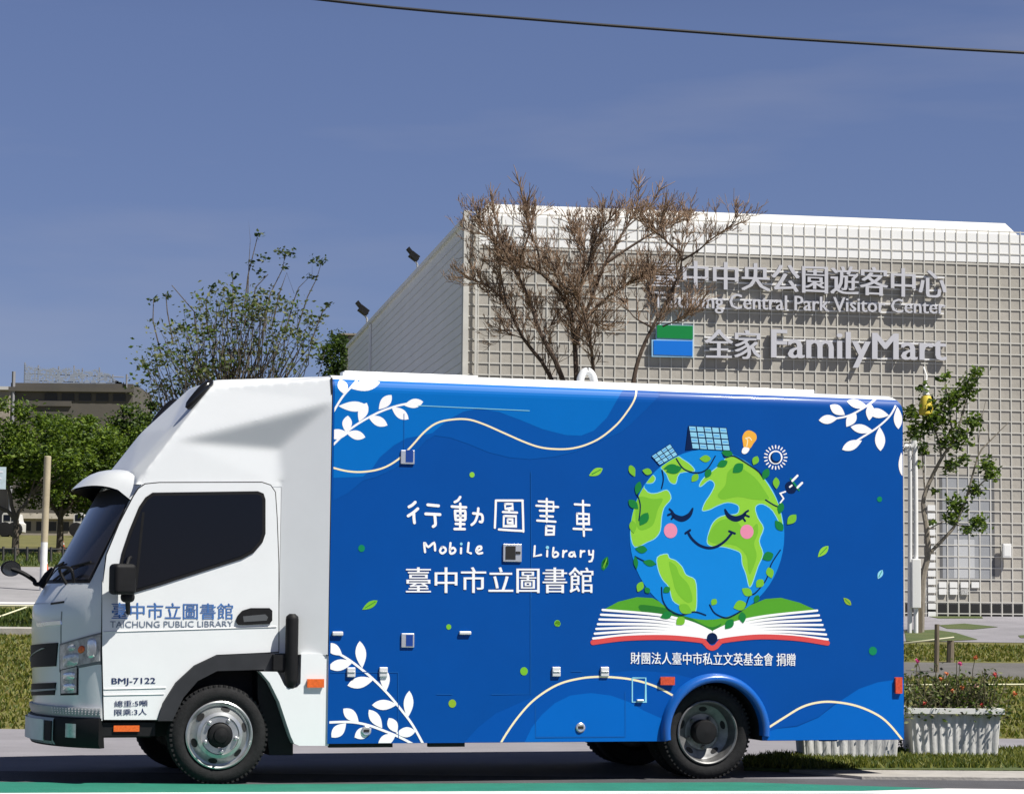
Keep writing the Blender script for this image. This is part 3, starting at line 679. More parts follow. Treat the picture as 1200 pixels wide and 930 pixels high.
def put(P, c, layer=1):                                  # polygon in (X, Z) of the side plane
    if len(P) < 3: return
    cnt[0] += 1; off = .0006 + layer * .0003 + (cnt[0] % 4) * .00006
    xs = [p[0] for p in P]; zs_ = [p[1] for p in P]
    if min(xs) < XL: P = clip_half(P, lambda p: p[0] - XL)
    if len(P) > 2 and max(xs) > XRr: P = clip_half(P, lambda p: XRr - p[0])
    if len(P) > 2 and min(zs_) < ZB + .002: P = clip_half(P, lambda p: p[1] - ZB - .002)
    if len(P) < 3: return
    if max(p[0] for p in P) > ACX - AR and min(p[0] for p in P) < ACX + AR and min(p[1] for p in P) < .33 + AR:
        pieces = [clip_half(P, lambda p: ACX - AR - p[0]), clip_half(P, lambda p: p[0] - ACX - AR)]
        Q = clip_half(clip_half(P, lambda p: p[0] - ACX + AR), lambda p: ACX + AR - p[0])
        for i in range(24):
            a0, a1 = math.pi * i / 24, math.pi * (i + 1) / 24
            v0, v1 = (math.cos(a0), math.sin(a0)), (math.cos(a1), math.sin(a1)); am = (a0 + a1) / 2; rm = (AR + .012) * math.cos((a1 - a0) / 2)
            S = clip_half(Q, lambda p: v0[0] * (p[1] - .33) - v0[1] * (p[0] - ACX))
            if len(S) > 2: S = clip_half(S, lambda p: v1[1] * (p[0] - ACX) - v1[0] * (p[1] - .33))
            if len(S) > 2: S = clip_half(S, lambda p: (p[0] - ACX) * math.cos(am) + (p[1] - .33) * math.sin(am) - rm)
            if len(S) > 2: pieces.append(S)
    else: pieces = [P]
    for P in pieces: emit_piece(P, c, off)
def emit_piece(P, c, off):
    if len(P) < 3: return
    zs_ = [p[1] for p in P]
    bands = [(-9, ZC)] + [(ZC + RR * math.sin(math.pi / 2 * j / NA), ZC + RR * math.sin(math.pi / 2 * (j + 1) / NA)) for j in range(5)] if max(zs_) > ZC else [(-9, 99)]
    for z0, z1 in bands:
        Q = clip_half(clip_half(P, lambda p: p[1] - z0), lambda p: z1 - p[1]) if len(bands) > 1 else P
        if len(Q) < 3: continue
        V = []
        for x, z in Q:
            if z <= ZC: V.append((x, -off, z))
            else:
                a = math.asin(min(1, (z - ZC) / RR)); j = min(NA - 1, int(a / (math.pi / 2) * NA + 1e-6)); za, zb = [ZC + RR * math.sin(math.pi / 2 * k / NA) for k in (j, j + 1)]
                ya, yb = [RR - RR * math.cos(math.pi / 2 * k / NA) for k in (j, j + 1)]; t = (z - za) / max(1e-9, zb - za)
                x = min(x, BX1 - (ya + (yb - ya) * t) - .004)
                V.append((x, ya + (yb - ya) * t - off * math.cos(a), z + off * math.sin(a)))
        tr = tessellate_polygon([[Vector((p[0], p[1], 0)) for p in Q]])
        o = []
        for t in tr:
            a, b, c_ = [Q[i] for i in t]
            o.append(t if (b[0] - a[0]) * (c_[1] - a[1]) - (b[1] - a[1]) * (c_[0] - a[0]) > 0 else t[::-1])
        mural.add(V, o, WI[c])
class Z:                                                 # coordinates of an enlarged view of the photograph -> side plane
    def __init__(s, ox, oy, k): s.o = (ox, oy); s.k = k
    def __call__(s, P): return [tp(s.o[0] + x / s.k, s.o[1] + y / s.k) for x, y in P]
MPP = tp(500, 700)[0] - tp(499, 700)[0]                   # metres per photo pixel, about
A3, A4, A5, A6, AG = Z(380, 420, 3.322), Z(380, 690, 3.3333), Z(680, 420, 3.), Z(640, 690, 2.727), Z(720, 480, 3.3208)
T1, T2 = Z(470, 575, 10), Z(580, 575, 10)
def shape(z, P, c, layer=1, smooth=True, n=5):
    put(z(catmull(P, n, True) if smooth else P), c, layer)
def ribbon(z, P, wpx, c, layer=3, smooth=True, taper=None, n=6):
    Q = z(catmull(P, n) if smooth and len(P) > 2 else P); w_ = wpx / z.k * MPP * .5; k = len(Q); Lf = []; Rt = []
    nn = []
    for i in range(k):
        a = Vector(Q[max(i - 1, 0)]); b = Vector(Q[min(i + 1, k - 1)]); t = (b - a)
        if t.length < 1e-9: t = Vector((1, 0))
        t.normalize(); m_ = Vector((-t.y, t.x))
        if 0 < i < k - 1:
            e = (Vector(Q[i]) - a).normalized(); m1 = Vector((-e.y, e.x)); m_ = m_ / max(.5, m_.dot(m1))
        ww = w_ * (taper(i / (k - 1)) if taper else 1)
        Lf.append(tuple(Vector(Q[i]) + m_ * ww)); Rt.append(tuple(Vector(Q[i]) - m_ * ww)); nn.append((t, ww))
    def capf(p, t, ww, sg): 
        b0 = math.atan2(t.y, t.x); return [(p[0] + ww * math.cos(b0 + sg * math.pi / 2 - sg * math.pi * j / 6), p[1] + ww * math.sin(b0 + sg * math.pi / 2 - sg * math.pi * j / 6)) for j in range(1, 6)]
    cnt[0] += 1
    e = capf(Q[-1], nn[-1][0], nn[-1][1], 1); s0 = capf(Q[0], -nn[0][0], nn[0][1], 1)
    if k <= 3 or max(q[1] for q in Q) < ZC:
        for i in range(k - 1): cnt[0] -= 1; put([Rt[i], Rt[i + 1], Lf[i + 1], Lf[i]], c, layer)
        cnt[0] -= 1; put([Lf[-1]] + e + [Rt[-1]], c, layer); cnt[0] -= 1; put([Rt[0]] + s0 + [Lf[0]], c, layer)
    else:
        for i in range(k - 1): cnt[0] -= 1; put([Rt[i], Rt[i + 1], Lf[i + 1], Lf[i]], c, layer)
def leaf(z, a, b, wpx, c, layer=4, fat=.55):
    ax_, ay_ = a; bx_, by_ = b; dx, dy = bx_ - ax_, by_ - ay_; l = math.hypot(dx, dy); nx, ny = -dy / l, dx / l; P = []
    N = 9
    for sg in (1, -1):
        for i in range(N):
            t = i / N if sg > 0 else 1 - i / N
            h = math.sin(math.pi * t ** fat / 1) if 0 < t < 1 else 0
            h = (math.sin(math.pi * t ** 1.15)) ** .8 if 0 < t < 1 else 0
            P.append((ax_ + dx * t + sg * nx * h * wpx / 2, ay_ + dy * t + sg * ny * h * wpx / 2))
    put(z(P), c, layer)
def disc(z, c0, rx, ry, c, layer=2, n=28): put(z([(c0[0] + rx * math.cos(2 * math.pi * i / n), c0[1] + ry * math.sin(2 * math.pi * i / n)) for i in range(n)]), c, layer)

# top waves
shape(A3, [(10, 40), (1200, 100), (1290, 120), (1310, 140), (1250, 200), (1195, 255), (1150, 290), (1050, 330), (980, 362), (900, 382), (800, 392), (720, 385), (640, 365), (560, 332), (490, 308), (430, 300), (395, 320), (360, 358), (320, 398), (270, 430), (200, 462), (150, 475), (90, 525), (10, 566)], 'mid', 1, False)
shape(A3, [(10, 40), (1200, 100), (1160, 130), (1140, 160), (1100, 230), (1050, 280), (1000, 300), (940, 298), (850, 275), (760, 238), (680, 208), (600, 195), (540, 207), (480, 240), (420, 290), (375, 300), (320, 310), (270, 338), (215, 385), (185, 430), (150, 460), (10, 465)], 'light', 2, False)
ribbon(A3, [(10, 418), (90, 438), (160, 440), (230, 425), (290, 390), (340, 340), (390, 285), (440, 250), (500, 237), (560, 237), (620, 255), (700, 290), (780, 325), (840, 345), (900, 352), (960, 350), (1020, 335), (1080, 305), (1140, 255), (1180, 205), (1205, 165), (1222, 120), (1228, 95)], 7, 'gold', 3)
# white sprigs
for st in ([(10, 360), (100, 275), (200, 215), (280, 185), (345, 172)], [(20, 235), (70, 150), (125, 90), (150, 60)]): ribbon(A3, st, 8, 'white', 4)
for a, b, w_ in (((310, 182), (385, 168), 36), ((212, 198), (262, 142), 38), ((262, 190), (328, 236), 38), ((135, 245), (165, 172), 38), ((170, 225), (246, 260), 38), ((85, 288), (92, 222), 38), ((85, 288), (160, 306), 36), ((95, 290), (10, 298), 40), ((55, 185), (172, 188), 40), ((100, 115), (220, 92), 46), ((80, 140), (66, 80), 40)): leaf(A3, a, b, w_, 'white', 5)
ribbon(A4, [(10, 228), (80, 265), (130, 300), (190, 350), (250, 410), (300, 470), (345, 530), (392, 615)], 9, 'white', 4)
ribbon(A4, [(10, 520), (100, 518), (170, 530), (240, 555), (300, 580), (360, 612)], 9, 'white', 4)
for a, b, w_ in (((70, 258), (8, 212), 40), ((148, 308), (138, 202), 42), ((112, 284), (14, 306), 44), ((194, 350), (90, 376), 44), ((240, 400), (234, 306), 38), ((284, 450), (186, 452), 40), ((325, 502), (332, 396), 38), ((134, 517), (74, 466), 42), ((85, 523), (28, 578), 44), ((226, 542), (174, 470), 40), ((184, 543), (118, 578), 44), ((284, 560), (252, 502), 40), ((280, 562), (356, 554), 40), ((280, 566), (210, 606), 42)): leaf(A4, a, b, w_, 'white', 5)
ribbon(A5, [(845, 215), (900, 210), (950, 198), (1010, 165), (1050, 138), (1080, 120)], 7, 'white', 4)
ribbon(A5, [(925, 318), (985, 280), (1040, 245), (1085, 205), (1110, 165)], 7, 'white', 4)
for a, b, w_ in (((905, 210), (838, 217), 32), ((930, 198), (878, 164), 34), ((935, 240), (968, 190), 34), ((1010, 170), (940, 150), 32), ((1015, 218), (1022, 160), 30), ((1085, 200), (1010, 185), 34), ((1030, 255), (950, 240), 32), ((990, 288), (920, 320), 34), ((1052, 240), (1055, 325), 36), ((1115, 170), (1118, 248), 30), ((1128, 330), (1131, 412), 22)): leaf(A5, a, b, w_, 'white', 5)
# bottom waves
low = ZB
shape(A4, [(540, 640), (545, 600), (600, 540), (670, 485), (760, 445), (840, 410), (930, 362), (1010, 345), (1075, 336), (1130, 325), (1200, 318), (1290, 322), (1370, 330), (1450, 352), (1530, 395), (1600, 470), (1600, 640)], 'lowmid', 1, False)
shape(A4, [(765, 640), (782, 598), (810, 540), (850, 490), (900, 445), (960, 415), (1040, 405), (1120, 415), (1190, 440), (1250, 475), (1330, 510), (1420, 560), (1480, 640)], 'low', 2, False)
ribbon(A4, [(676, 640), (690, 600), (720, 550), (760, 495), (810, 440), (870, 395), (930, 365), (1000, 348), (1060, 342), (1120, 343), (1200, 352), (1280, 374), (1350, 408), (1440, 462)], 8, 'gold', 3)
shape(A6, [(690, 520), (690, 455), (740, 445), (800, 440), (870, 410), (935, 360), (1000, 318), (1060, 297), (1110, 290), (1180, 288), (1180, 520)], 'low', 1, False)
shape(A6, [(690, 462), (760, 412), (820, 378), (880, 362), (925, 362), (870, 408), (800, 436), (740, 444)], 'lowmid', 2, False)
ribbon(A6, [(690, 455), (760, 410), (820, 375), (880, 360), (940, 362), (1000, 375), (1060, 402), (1100, 435), (1145, 490)], 7, 'gold', 3)
# book
shape(A6, [(182, 66), (230, 40), (290, 25), (340, 28), (400, 60), (470, 80), (530, 90), (600, 76), (640, 56), (700, 31), (750, 27), (810, 43), (866, 68), (700, 92), (600, 112), (534, 134), (500, 125), (440, 105), (360, 84)], 'hill', 3, False)
shape(A6, [(300, 50), (380, 60), (430, 75), (520, 120), (560, 110), (530, 134), (470, 115), (380, 88), (310, 75)], 'hill2', 4)
tl = [(180, 66), (360, 82), (460, 106), (526, 136)]; bl = [(150, 157), (300, 143), (440, 147), (518, 154)]
trr = [(866, 68), (700, 86), (600, 108), (536, 136)]; brr = [(900, 160), (760, 145), (640, 146), (545, 154)]
xl_ = [180, 166, 160, 156, 151, 148]
for t_, b_, in ((tl, bl), (trr, brr)):
    for i in range(7):
        f = i / 6; P = [tuple(u * (1 - f) + v_ * f for u, v_ in zip(a, b)) for a, b in zip(t_, b_)]
        ribbon(A6, P, 9.5, 'white', 5, taper=lambda t: .75 + .35 * t)
    shape(A6, [t_[2], t_[3], b_[3], b_[2]] if 0 else [tuple(.55 * u + .45 * v_ for u, v_ in zip(t_[1], t_[2])), t_[3], b_[3], tuple(.6 * u + .4 * v_ for u, v_ in zip(b_[3], b_[2]))], 'white', 5, False) if 0 else None
ribbon(A6, [(149, 170), (250, 157), (380, 154), (490, 163), (508, 172), (518, 183), (530, 188), (543, 183), (553, 172), (572, 163), (680, 152), (800, 157), (899, 172)], 16, 'red', 6)
disc(A6, (530, 156), 17, 17, 'navy', 7)
# globe
GC, GX, GY = (360, 485), 301, 331
disc(AG, GC, GX, GY, 'sea', 4, 60)
def inglobe(P):
    o = []
    for x, y in P:
        d = math.hypot((x - GC[0]) / GX, (y - GC[1]) / GY); k = min(1, .992 / max(d, 1e-6)); o.append((GC[0] + (x - GC[0]) * k, GC[1] + (y - GC[1]) * k))
    return o
lands = [[(455, 158), (500, 185), (545, 215), (600, 290), (640, 365), (656, 440), (650, 460), (615, 395), (575, 368), (550, 380), (560, 420), (582, 460), (565, 510), (580, 560), (560, 610), (537, 678), (522, 688), (510, 640), (495, 600), (490, 560), (462, 545), (420, 534), (378, 532), (358, 512), (375, 450), (400, 420), (432, 408), (470, 404), (482, 392), (478, 372), (440, 362), (400, 375), (370, 390), (340, 393), (350, 360), (370, 330), (388, 292), (370, 275), (340, 298), (328, 296), (345, 265), (400, 220), (425, 195)],
         [(75, 300), (90, 270), (130, 318), (165, 322), (205, 310), (222, 345), (195, 380), (185, 420), (180, 470), (160, 500), (130, 515), (78, 535), (60, 480), (60, 420), (66, 350)],
         [(178, 215), (240, 180), (265, 190), (300, 215), (312, 240), (255, 248), (240, 288), (215, 282), (200, 250)], [(105, 260), (130, 240), (160, 262), (150, 285), (120, 285)],
         [(165, 572), (205, 558), (215, 575), (240, 585), (265, 610), (280, 640), (315, 660), (322, 720), (318, 782), (295, 785), (260, 765), (225, 742), (210, 690), (185, 660), (168, 620)]]
for P in lands: put(AG(inglobe(catmull(P, 3, True))), 'cyan', 5)
for P in lands:
    Q = catmull(P, 3, True); put(AG(inglobe(shrink(Q, 3))), 'lime', 6)
for P in ([(360, 500), (385, 450), (420, 425), (470, 425), (500, 460), (520, 470), (555, 440), (560, 480), (545, 520), (555, 570), (530, 640), (518, 620), (512, 570), (480, 535), (440, 524), (390, 522)], [(210, 590), (240, 605), (255, 640), (290, 680), (305, 740), (280, 750), (240, 710), (225, 660)], [(480, 220), (545, 260), (590, 320), (600, 350), (540, 350), (480, 340), (420, 350), (400, 330), (430, 290), (440, 240)], [(90, 340), (150, 345), (190, 345), (170, 390), (150, 450), (100, 470), (80, 430)]): put(AG(inglobe(shrink(catmull(P, 4, True), 2))), 'green', 7)
for P in ([(222, 392), (232, 412), (262, 424), (290, 410), (304, 384)], [(430, 388), (443, 412), (470, 424), (497, 415), (512, 396)]): ribbon(AG, P, 20, 'navy', 9, taper=lambda t: .35 + .75 * math.sin(math.pi * t))
for a, b in (((224, 402), (208, 409)), ((220, 392), (214, 386)), ((230, 414), (222, 424)), ((505, 408), (523, 415)), ((510, 398), (520, 392)), ((497, 416), (508, 432))): ribbon(AG, [a, b], 8, 'navy', 9)
ribbon(AG, [(285, 474), (300, 500), (330, 526), (367, 537), (400, 530), (432, 508), (457, 478)], 10, 'navy', 9)
for a, b in (((276, 480), (294, 468)), ((446, 472), (468, 481))): ribbon(AG, [a, b], 9, 'navy', 9)
disc(AG, (218, 470), 26, 29, 'pink', 9); disc(AG, (515, 474), 26, 28, 'pink', 9)
for P in ([(645, 545), (610, 600), (590, 660), (550, 710), (525, 725), (505, 770), (460, 800), (430, 808), (390, 790), (370, 758)], [(183, 690), (188, 740), (215, 780), (260, 797), (310, 785), (355, 798)], [(85, 320), (100, 370), (95, 430)], [(240, 190), (270, 230), (320, 245), (360, 230), (392, 180)], [(420, 165), (430, 185), (465, 180), (520, 212), (560, 240), (580, 268)], [(185, 235), (190, 270), (183, 305)], [(588, 350), (620, 370), (645, 380)], [(80, 570), (120, 590), (160, 600)]): ribbon(AG, P, 5, 'navy', 10)
for a, b, w_ in (((85, 330), (98, 278), 26), ((92, 385), (55, 350), 30), ((98, 450), (130, 400), 34), ((75, 480), (68, 430), 28), ((80, 540), (128, 545), 30), ((86, 620), (80, 570), 18), ((110, 590), (160, 600), 26), ((108, 235), (146, 245), 26), ((75, 258), (62, 215), 26), ((200, 240), (262, 226), 32), ((190, 230), (240, 215), 20), ((300, 280), (325, 250), 26), ((355, 265), (372, 230), 26), ((330, 190), (375, 190), 28), ((398, 220), (440, 200), 28), ((460, 245), (500, 210), 36), ((415, 165), (460, 172), 26), ((540, 215), (556, 180), 26), ((578, 272), (598, 228), 28), ((630, 308), (628, 262), 26), ((672, 445), (706, 408), 32), ((625, 430), (655, 470), 30), ((640, 405), (652, 360), 26), ((575, 580), (618, 560), 36), ((612, 655), (598, 612), 30), ((552, 690), (578, 660), 32), ((495, 695), (535, 720), 32), ((545, 750), (560, 720), 22), ((462, 770), (512, 752), 40), ((500, 830), (495, 785), 28), ((430, 852), (462, 815), 32), ((378, 760), (395, 735), 24), ((300, 790), (250, 760), 38), ((190, 710), (215, 690), 26), ((178, 808), (225, 790), 30), ((240, 835), (272, 808), 34), ((90, 708), (108, 668), 28), ((118, 690), (136, 712), 22)):
    leaf(AG, a, b, w_, 'dgreen' if (int(a[0]) % 3) else 'green', 11)
# solar panels, bulb, cog, plug
for q, nx, ny, sidep in (([(287, 62), (436, 70), (451, 160), (302, 152)], 5, 4, [(287, 62), (302, 153), (276, 156)]), ([(143, 180), (216, 132), (246, 176), (175, 216)], 4, 3, None)):
    if sidep: put(AG(sidep), 'navy', 12)
    put(AG(q), 'navy', 12)
    bl_ = lambda u, v_: tuple((q[0][k] * (1 - u) + q[1][k] * u) * (1 - v_) + (q[3][k] * (1 - u) + q[2][k] * u) * v_ for k in (0, 1))
    for i in range(nx):
        for j in range(ny): put(AG([bl_((i + .08) / nx, (j + .1) / ny), bl_((i + .92) / nx, (j + .1) / ny), bl_((i + .92) / nx, (j + .9) / ny), bl_((i + .08) / nx, (j + .9) / ny)]), 'panel', 13)
    for i in range(nx):
        for j in range(ny):
            ribbon(AG, [bl_((i + .2) / nx, (j + .5) / ny), bl_((i + .8) / nx, (j + .5) / ny)], 3, 'cyan' if (i + j) % 2 else 'sea', 14, False)
shape(AG, [(525, 80), (548, 92), (553, 112), (540, 132), (527, 150), (505, 148), (500, 130), (498, 105), (508, 86)], 'bulb', 4)
shape(AG, [(503, 146), (525, 150), (518, 166), (505, 172), (495, 164)], 'white', 5); ribbon(AG, [(515, 140), (518, 118), (510, 112), (525, 108), (533, 118)], 4, 'gold', 5)
disc(AG, (627, 185), 27, 27, 'white', 4); disc(AG, (627, 186), 21, 22, 'navy', 5); disc(AG, (630, 182), 17, 18, 'mid', 6)
for i in range(20):
    a = 2 * math.pi * i / 20; ribbon(AG, [(627 + 34 * math.cos(a), 185 + 36 * math.sin(a)), (627 + 44 * math.cos(a), 185 + 46 * math.sin(a))], 5, 'white', 4)
shape(AG, [(665, 290), (685, 278), (710, 300), (700, 322), (680, 324), (668, 310)], 'navy', 4)
for a, b, w_, c in (((692, 276), (712, 256), 9, 'white'), ((712, 302), (730, 284), 9, 'white'), ((686, 268), (718, 312), 8, 'teal'), ((682, 300), (690, 294), 7, 'white')): ribbon(AG, [a, b], w_, c, 5)
ribbon(AG, [(665, 318), (645, 325), (658, 345), (645, 362)], 6, 'white', 4, False)
# loose leaves and dots
for z, a, b, w_, c in ((A3, (1030, 455), (1084, 428), 26, 'lime'), (A3, (1080, 822), (1103, 770), 24, 'dgreen'), (A4, (148, 80), (208, 44), 26, 'green'), (A5, (32, 412), (78, 386), 26, 'lime'), (A5, (192, 415), (172, 376), 22, 'green'), (A5, (725, 583), (760, 547), 24, 'teal'), (A5, (835, 697), (872, 658), 24, 'lime'), (A5, (1046, 774), (1062, 742), 18, 'cyan'), (A5, (925, 840), (952, 866), 18, 'olive'), (A5, (80, 745), (95, 700), 22, 'dgreen'), (A5, (205, 820), (216, 785), 20, 'green'), (A5, (690, 455), (685, 418), 20, 'teal')):
    leaf(z, a, b, w_, c, 4); ribbon(z, [tuple(u * .8 + v_ * .2 for u, v_ in zip(a, b)), tuple(u * .15 + v_ * .85 for u, v_ in zip(a, b))], 2.5, 'dgreen' if c != 'dgreen' else 'green', 5, False)
for z, p, r_, c in ((A3, (575, 452), 10, 'lime'), (A3, (145, 738), 13, 'teal'), (A4, (486, 147), 10, 'green'), (A4, (910, 133), 12, 'green'), (A4, (780, 320), 15, 'green'), (A4, (500, 446), 15, 'olive'), (A5, (1052, 494), 9, 'teal'), (A6, (37, 110), 9, 'green'), (A6, (1044, 197), 13, 'teal')):
    disc(z, p, r_, r_ * 1.08, c, 4, 16)
# hand drawn lettering
HW = 34
for P in ([(92, 186), (130, 165), (165, 132)], [(82, 292), (140, 255), (195, 208)], [(148, 265), (150, 320), (156, 372)], [(312, 162), (370, 168), (438, 174)], [(288, 268), (370, 272), (455, 276)], [(394, 280), (400, 350), (400, 395), (375, 416)],
          [(628, 130), (665, 110), (692, 72)], [(594, 182), (680, 188), (760, 192)], [(632, 232), (634, 290), (640, 340)], [(640, 234), (720, 234), (750, 240), (752, 330)], [(645, 290), (740, 290)], [(642, 338), (745, 340)], [(640, 385), (740, 388)], [(626, 445), (745, 446)], [(692, 150), (694, 300), (692, 440)],
          [(845, 262), (900, 268), (945, 280), (955, 330), (945, 362), (922, 360)], [(904, 205), (895, 280), (865, 360), (826, 396)]): ribbon(T1, P, 30 if P[0][0] > 590 else HW, 'white', 6, n=4)
for P in ([(10, 112), (6, 250), (-2, 430)], [(10, 112), (160, 112), (325, 112)], [(322, 115), (328, 300), (332, 475)], [(45, 450), (180, 460), (330, 468)], [(118, 152), (205, 152), (206, 205), (120, 208), (118, 152)], [(165, 212), (165, 240)], [(92, 246), (258, 254)], [(104, 292), (245, 296), (245, 412), (100, 412), (104, 292)], [(148, 330), (205, 332), (206, 375), (148, 374), (148, 330)],
          [(606, 92), (605, 220), (606, 360)], [(512, 122), (685, 132), (684, 235)], [(484, 172), (740, 188)], [(525, 230), (684, 234)], [(532, 292), (678, 300)], [(494, 346), (708, 360)], [(600, 410), (692, 416), (688, 508), (598, 510), (600, 410)], [(605, 462), (685, 464)],
          [(1030, 115), (1034, 320), (1042, 525)], [(934, 156), (1106, 166)], [(962, 264), (1100, 274), (1100, 384), (962, 384), (962, 264)], [(965, 325), (1100, 328)], [(920, 442), (1126, 452)]):
    ribbon(T2, P, 26, 'white', 6, smooth=False)
for P in ([(280, 715), (272, 605), (318, 655), (385, 608), (398, 695)], [(480, 655), (455, 700), (480, 730), (520, 705), (515, 668), (480, 655)], [(578, 610), (574, 725), (620, 722), (635, 690), (610, 665), (576, 685)], [(702, 670), (700, 728)], [(790, 608), (780, 715), (818, 730)], [(890, 700), (935, 680), (935, 652), (900, 655), (880, 700), (905, 732), (950, 725)]): ribbon(T1, P, 26, 'white', 6, n=4, smooth=len(P) > 4)
disc(T1, (704, 620), 16, 18, 'cyan', 6, 14)
for P in ([(466, 645), (458, 765), (540, 748)], [(612, 700), (610, 765)], [(685, 665), (680, 765), (725, 765), (740, 735), (715, 715), (685, 730)], [(800, 700), (796, 770)], [(798, 735), (815, 710), (838, 702)], [(920, 720), (885, 722), (868, 755), (900, 768), (922, 745), (925, 715)], [(925, 720), (940, 768)], [(1005, 700), (1002, 770)], [(1004, 735), (1020, 708), (1048, 705)], [(1100, 700), (1105, 745), (1135, 745)], [(1150, 700), (1145, 780), (1130, 820), (1105, 825)]): ribbon(T2, P, 24, 'white', 6, n=4, smooth=len(P) > 4)
disc(T2, (614, 662), 20, 20, 'cyan', 6, 16)
# thin panel lines of the hatches
for z, P in ((A3, [(310, 215), (310, 350)]), (A3, [(804, 440), (806, 930)]), (A4, [(806, 0), (806, 408), (655, 410)]), (A3, [(365, 183), (798, 203)]), (A4, [(25, 323), (288, 324), (290, 580)]), (A4, [(825, 450), (825, 578), (1175, 576), (1175, 400)]), (A4, [(440, 410), (500, 410)]), (A4, [(965, 320), (1005, 320)]), (A6, [(275, 283), (275, 360), (318, 360), (318, 283), (275, 283)])):
    ribbon(z, P, 2.6 if z is not A6 else 4, 'seam' if P[0][0] not in (365, 275) else 'cyan', 8, False)
mo = mural.build('printed_wrap', WM, cargo)
def decal(name, body, pxs, m, parent, y, bold=.0, sp_=1.):
    shifts = (0,) if not bold else (-bold, 0, bold)           # lettering: bottom-left, bottom-right, top-right, top-left photo pixels
    V, Fc, bb = text_geo(body, 0, 0, 3, sp_); c = [tp(px, py, y) for px, py in pxs]; q = MB()
    for si, sh in enumerate(shifts):
      P = []
      for v in V:
        u = (v[0] + sh - bb[0]) / (bb[1] - bb[0]); t = (v[1] - bb[2]) / (bb[3] - bb[2])
        P.append(tuple((c[0][k] * (1 - u) + c[1][k] * u) * (1 - t) + (c[3][k] * (1 - u) + c[2][k] * u) * t for k in (0, 1)))
      q.add([(p[0], y - .0003 * si, p[1]) for p in P], Fc)
    return q.build(name, m, parent)
WL = mat('white_lettering', (.88, .89, .90), .5)
decal('lettering', '臺中市立圖書館', [(476, 694.5), (695, 694.5), (695, 664.5), (476, 664)], WL, cargo, -.0035, .012)
decal('lettering', '財團法人臺中市私立文英基金會 捐贈', [(739, 777.5), (932, 780), (932, 765), (739, 763.5)], WL, cargo, -.0035, .014)
near_door = next(o for o in truck.children if o.name == 'door')
LB = mat('blue_lettering', (.07, .20, .48), .5, c2=(.04, .12, .35), scale=6); LG = mat('grey_lettering', (.16, .20, .27), .5); LN = mat('navy_lettering', (.015, .03, .10), .5)
yd = CY - .0125
decal('lettering', '臺中市立圖書館', [(131, 725), (273, 725.5), (273, 706.5), (131, 705.5)], LB, near_door, yd, .012)
decal('lettering', 'TAICHUNG PUBLIC LIBRARY', [(129, 735), (273, 734), (273, 727), (129, 727.5)], LG, near_door, yd, .004)
decal('lettering', 'BMJ-7122', [(131, 803), (182, 802.5), (182, 793.5), (131, 794)], LN, near_door, yd, .02)
decal('lettering', '總重:5噸', [(134, 828), (173, 827), (173, 819.5), (134, 820.5)], LN, near_door, yd, .012)
decal('lettering', '限乘:3人', [(134, 838), (172, 837), (172, 829.5), (134, 830.5)], LN, near_door, yd, .012)
# fittings
HW_ = mat('hinge_white', (.70, .71, .72), .35, metal=.2)
def blockp(name, z, x0, y0, x1, y1, m, d=.02, bevel=.004, inner_=None):
    a = z([(x0, y0)])[0]; b = z([(x1, y1)])[0]; q = MB(); q.box(a[0], b[0], -d, .004, b[1], a[1]); o = q.build(name, m, cargo, bevel=bevel)
    if inner_:
        a = z([(inner_[0], inner_[1])])[0]; b = z([(inner_[2], inner_[3])])[0]; q = MB(); q.box(a[0], b[0], -d - .002, 0, b[1], a[1]); q.build(inner_[5] if len(inner_) > 5 else 'latch_recess', inner_[4], o)
    return o
for z, x0, y0 in ((A4, 88, 305), (A4, 214, 304), (A4, 889, 303), (A4, 1078, 303)):
    blockp('hinge', z, x0, y0, x0 + 32, y0 + 38, HW_, .016, .005); blockp('hinge_pin', z, x0 + 2, y0 + 16, x0 + 30, y0 + 22, LAMPG, .021, .004)
LR = mat('latch_blue', srgb(12, 60, 140), .4)
blockp('latch', A3, 297, 356, 350, 412, mat('latch_chrome', (.72, .73, .75), .25, metal=.7), .012, .004, (316, 356, 344, 404, LR))
blockp('latch', A4, 300, 172, 350, 228, MATS['latch_chrome'], .012, .004, (318, 178, 344, 222, LR))
blockp('lock_plate', T2, 92, 618, 308, 832, MATS['latch_chrome'], .012, .004, (130, 645, 235, 805, SEAM))
blockp('lock_bolt', T2, 240, 708, 292, 742, SEAM, .017, .002); blockp('lock_bolt', T2, 118, 650, 130, 805, SEAM, .015, .002)
blockp('grip', A4, 30, 165, 72, 182, HW_, .02, .006); blockp('grip', A4, 526, 164, 572, 178, HW_, .018, .005); blockp('grip', A6, 288, 352, 310, 358, HW_, .02, .004)
for z, p in ((A4, (163, 553)), (A4, (1000, 540))):
    a = z([p])[0]; q = MB(); q.lathe([(.032, .0), (.034, -.006), (.026, -.012), (.012, -.010), (.0, -.010)], 20, c=(a[0], -.001, a[1])); o = q.build('paddle_lock', MATS['latch_chrome'], cargo, smooth=True)
    q = MB(); q.box(a[0] - .018, a[0] + .018, -.016, -.008, a[1] - .008, a[1] + .010); q.build('lock_slot', SEAM, o)
lens('side_marker_lamp', 773, 792.5, 789.5, 802, 0, REDL, cargo, .022); lens('side_marker_lamp', 1048, 793, 1056, 812, 0, REDL, cargo, .022)
q = MB(); a = tp(962, 864.5); b = tp(982, 868); q.box(a[0], b[0], .01, .04, b[1], a[1] + .005); q.build('bottom_bracket', SEAM, cargo)
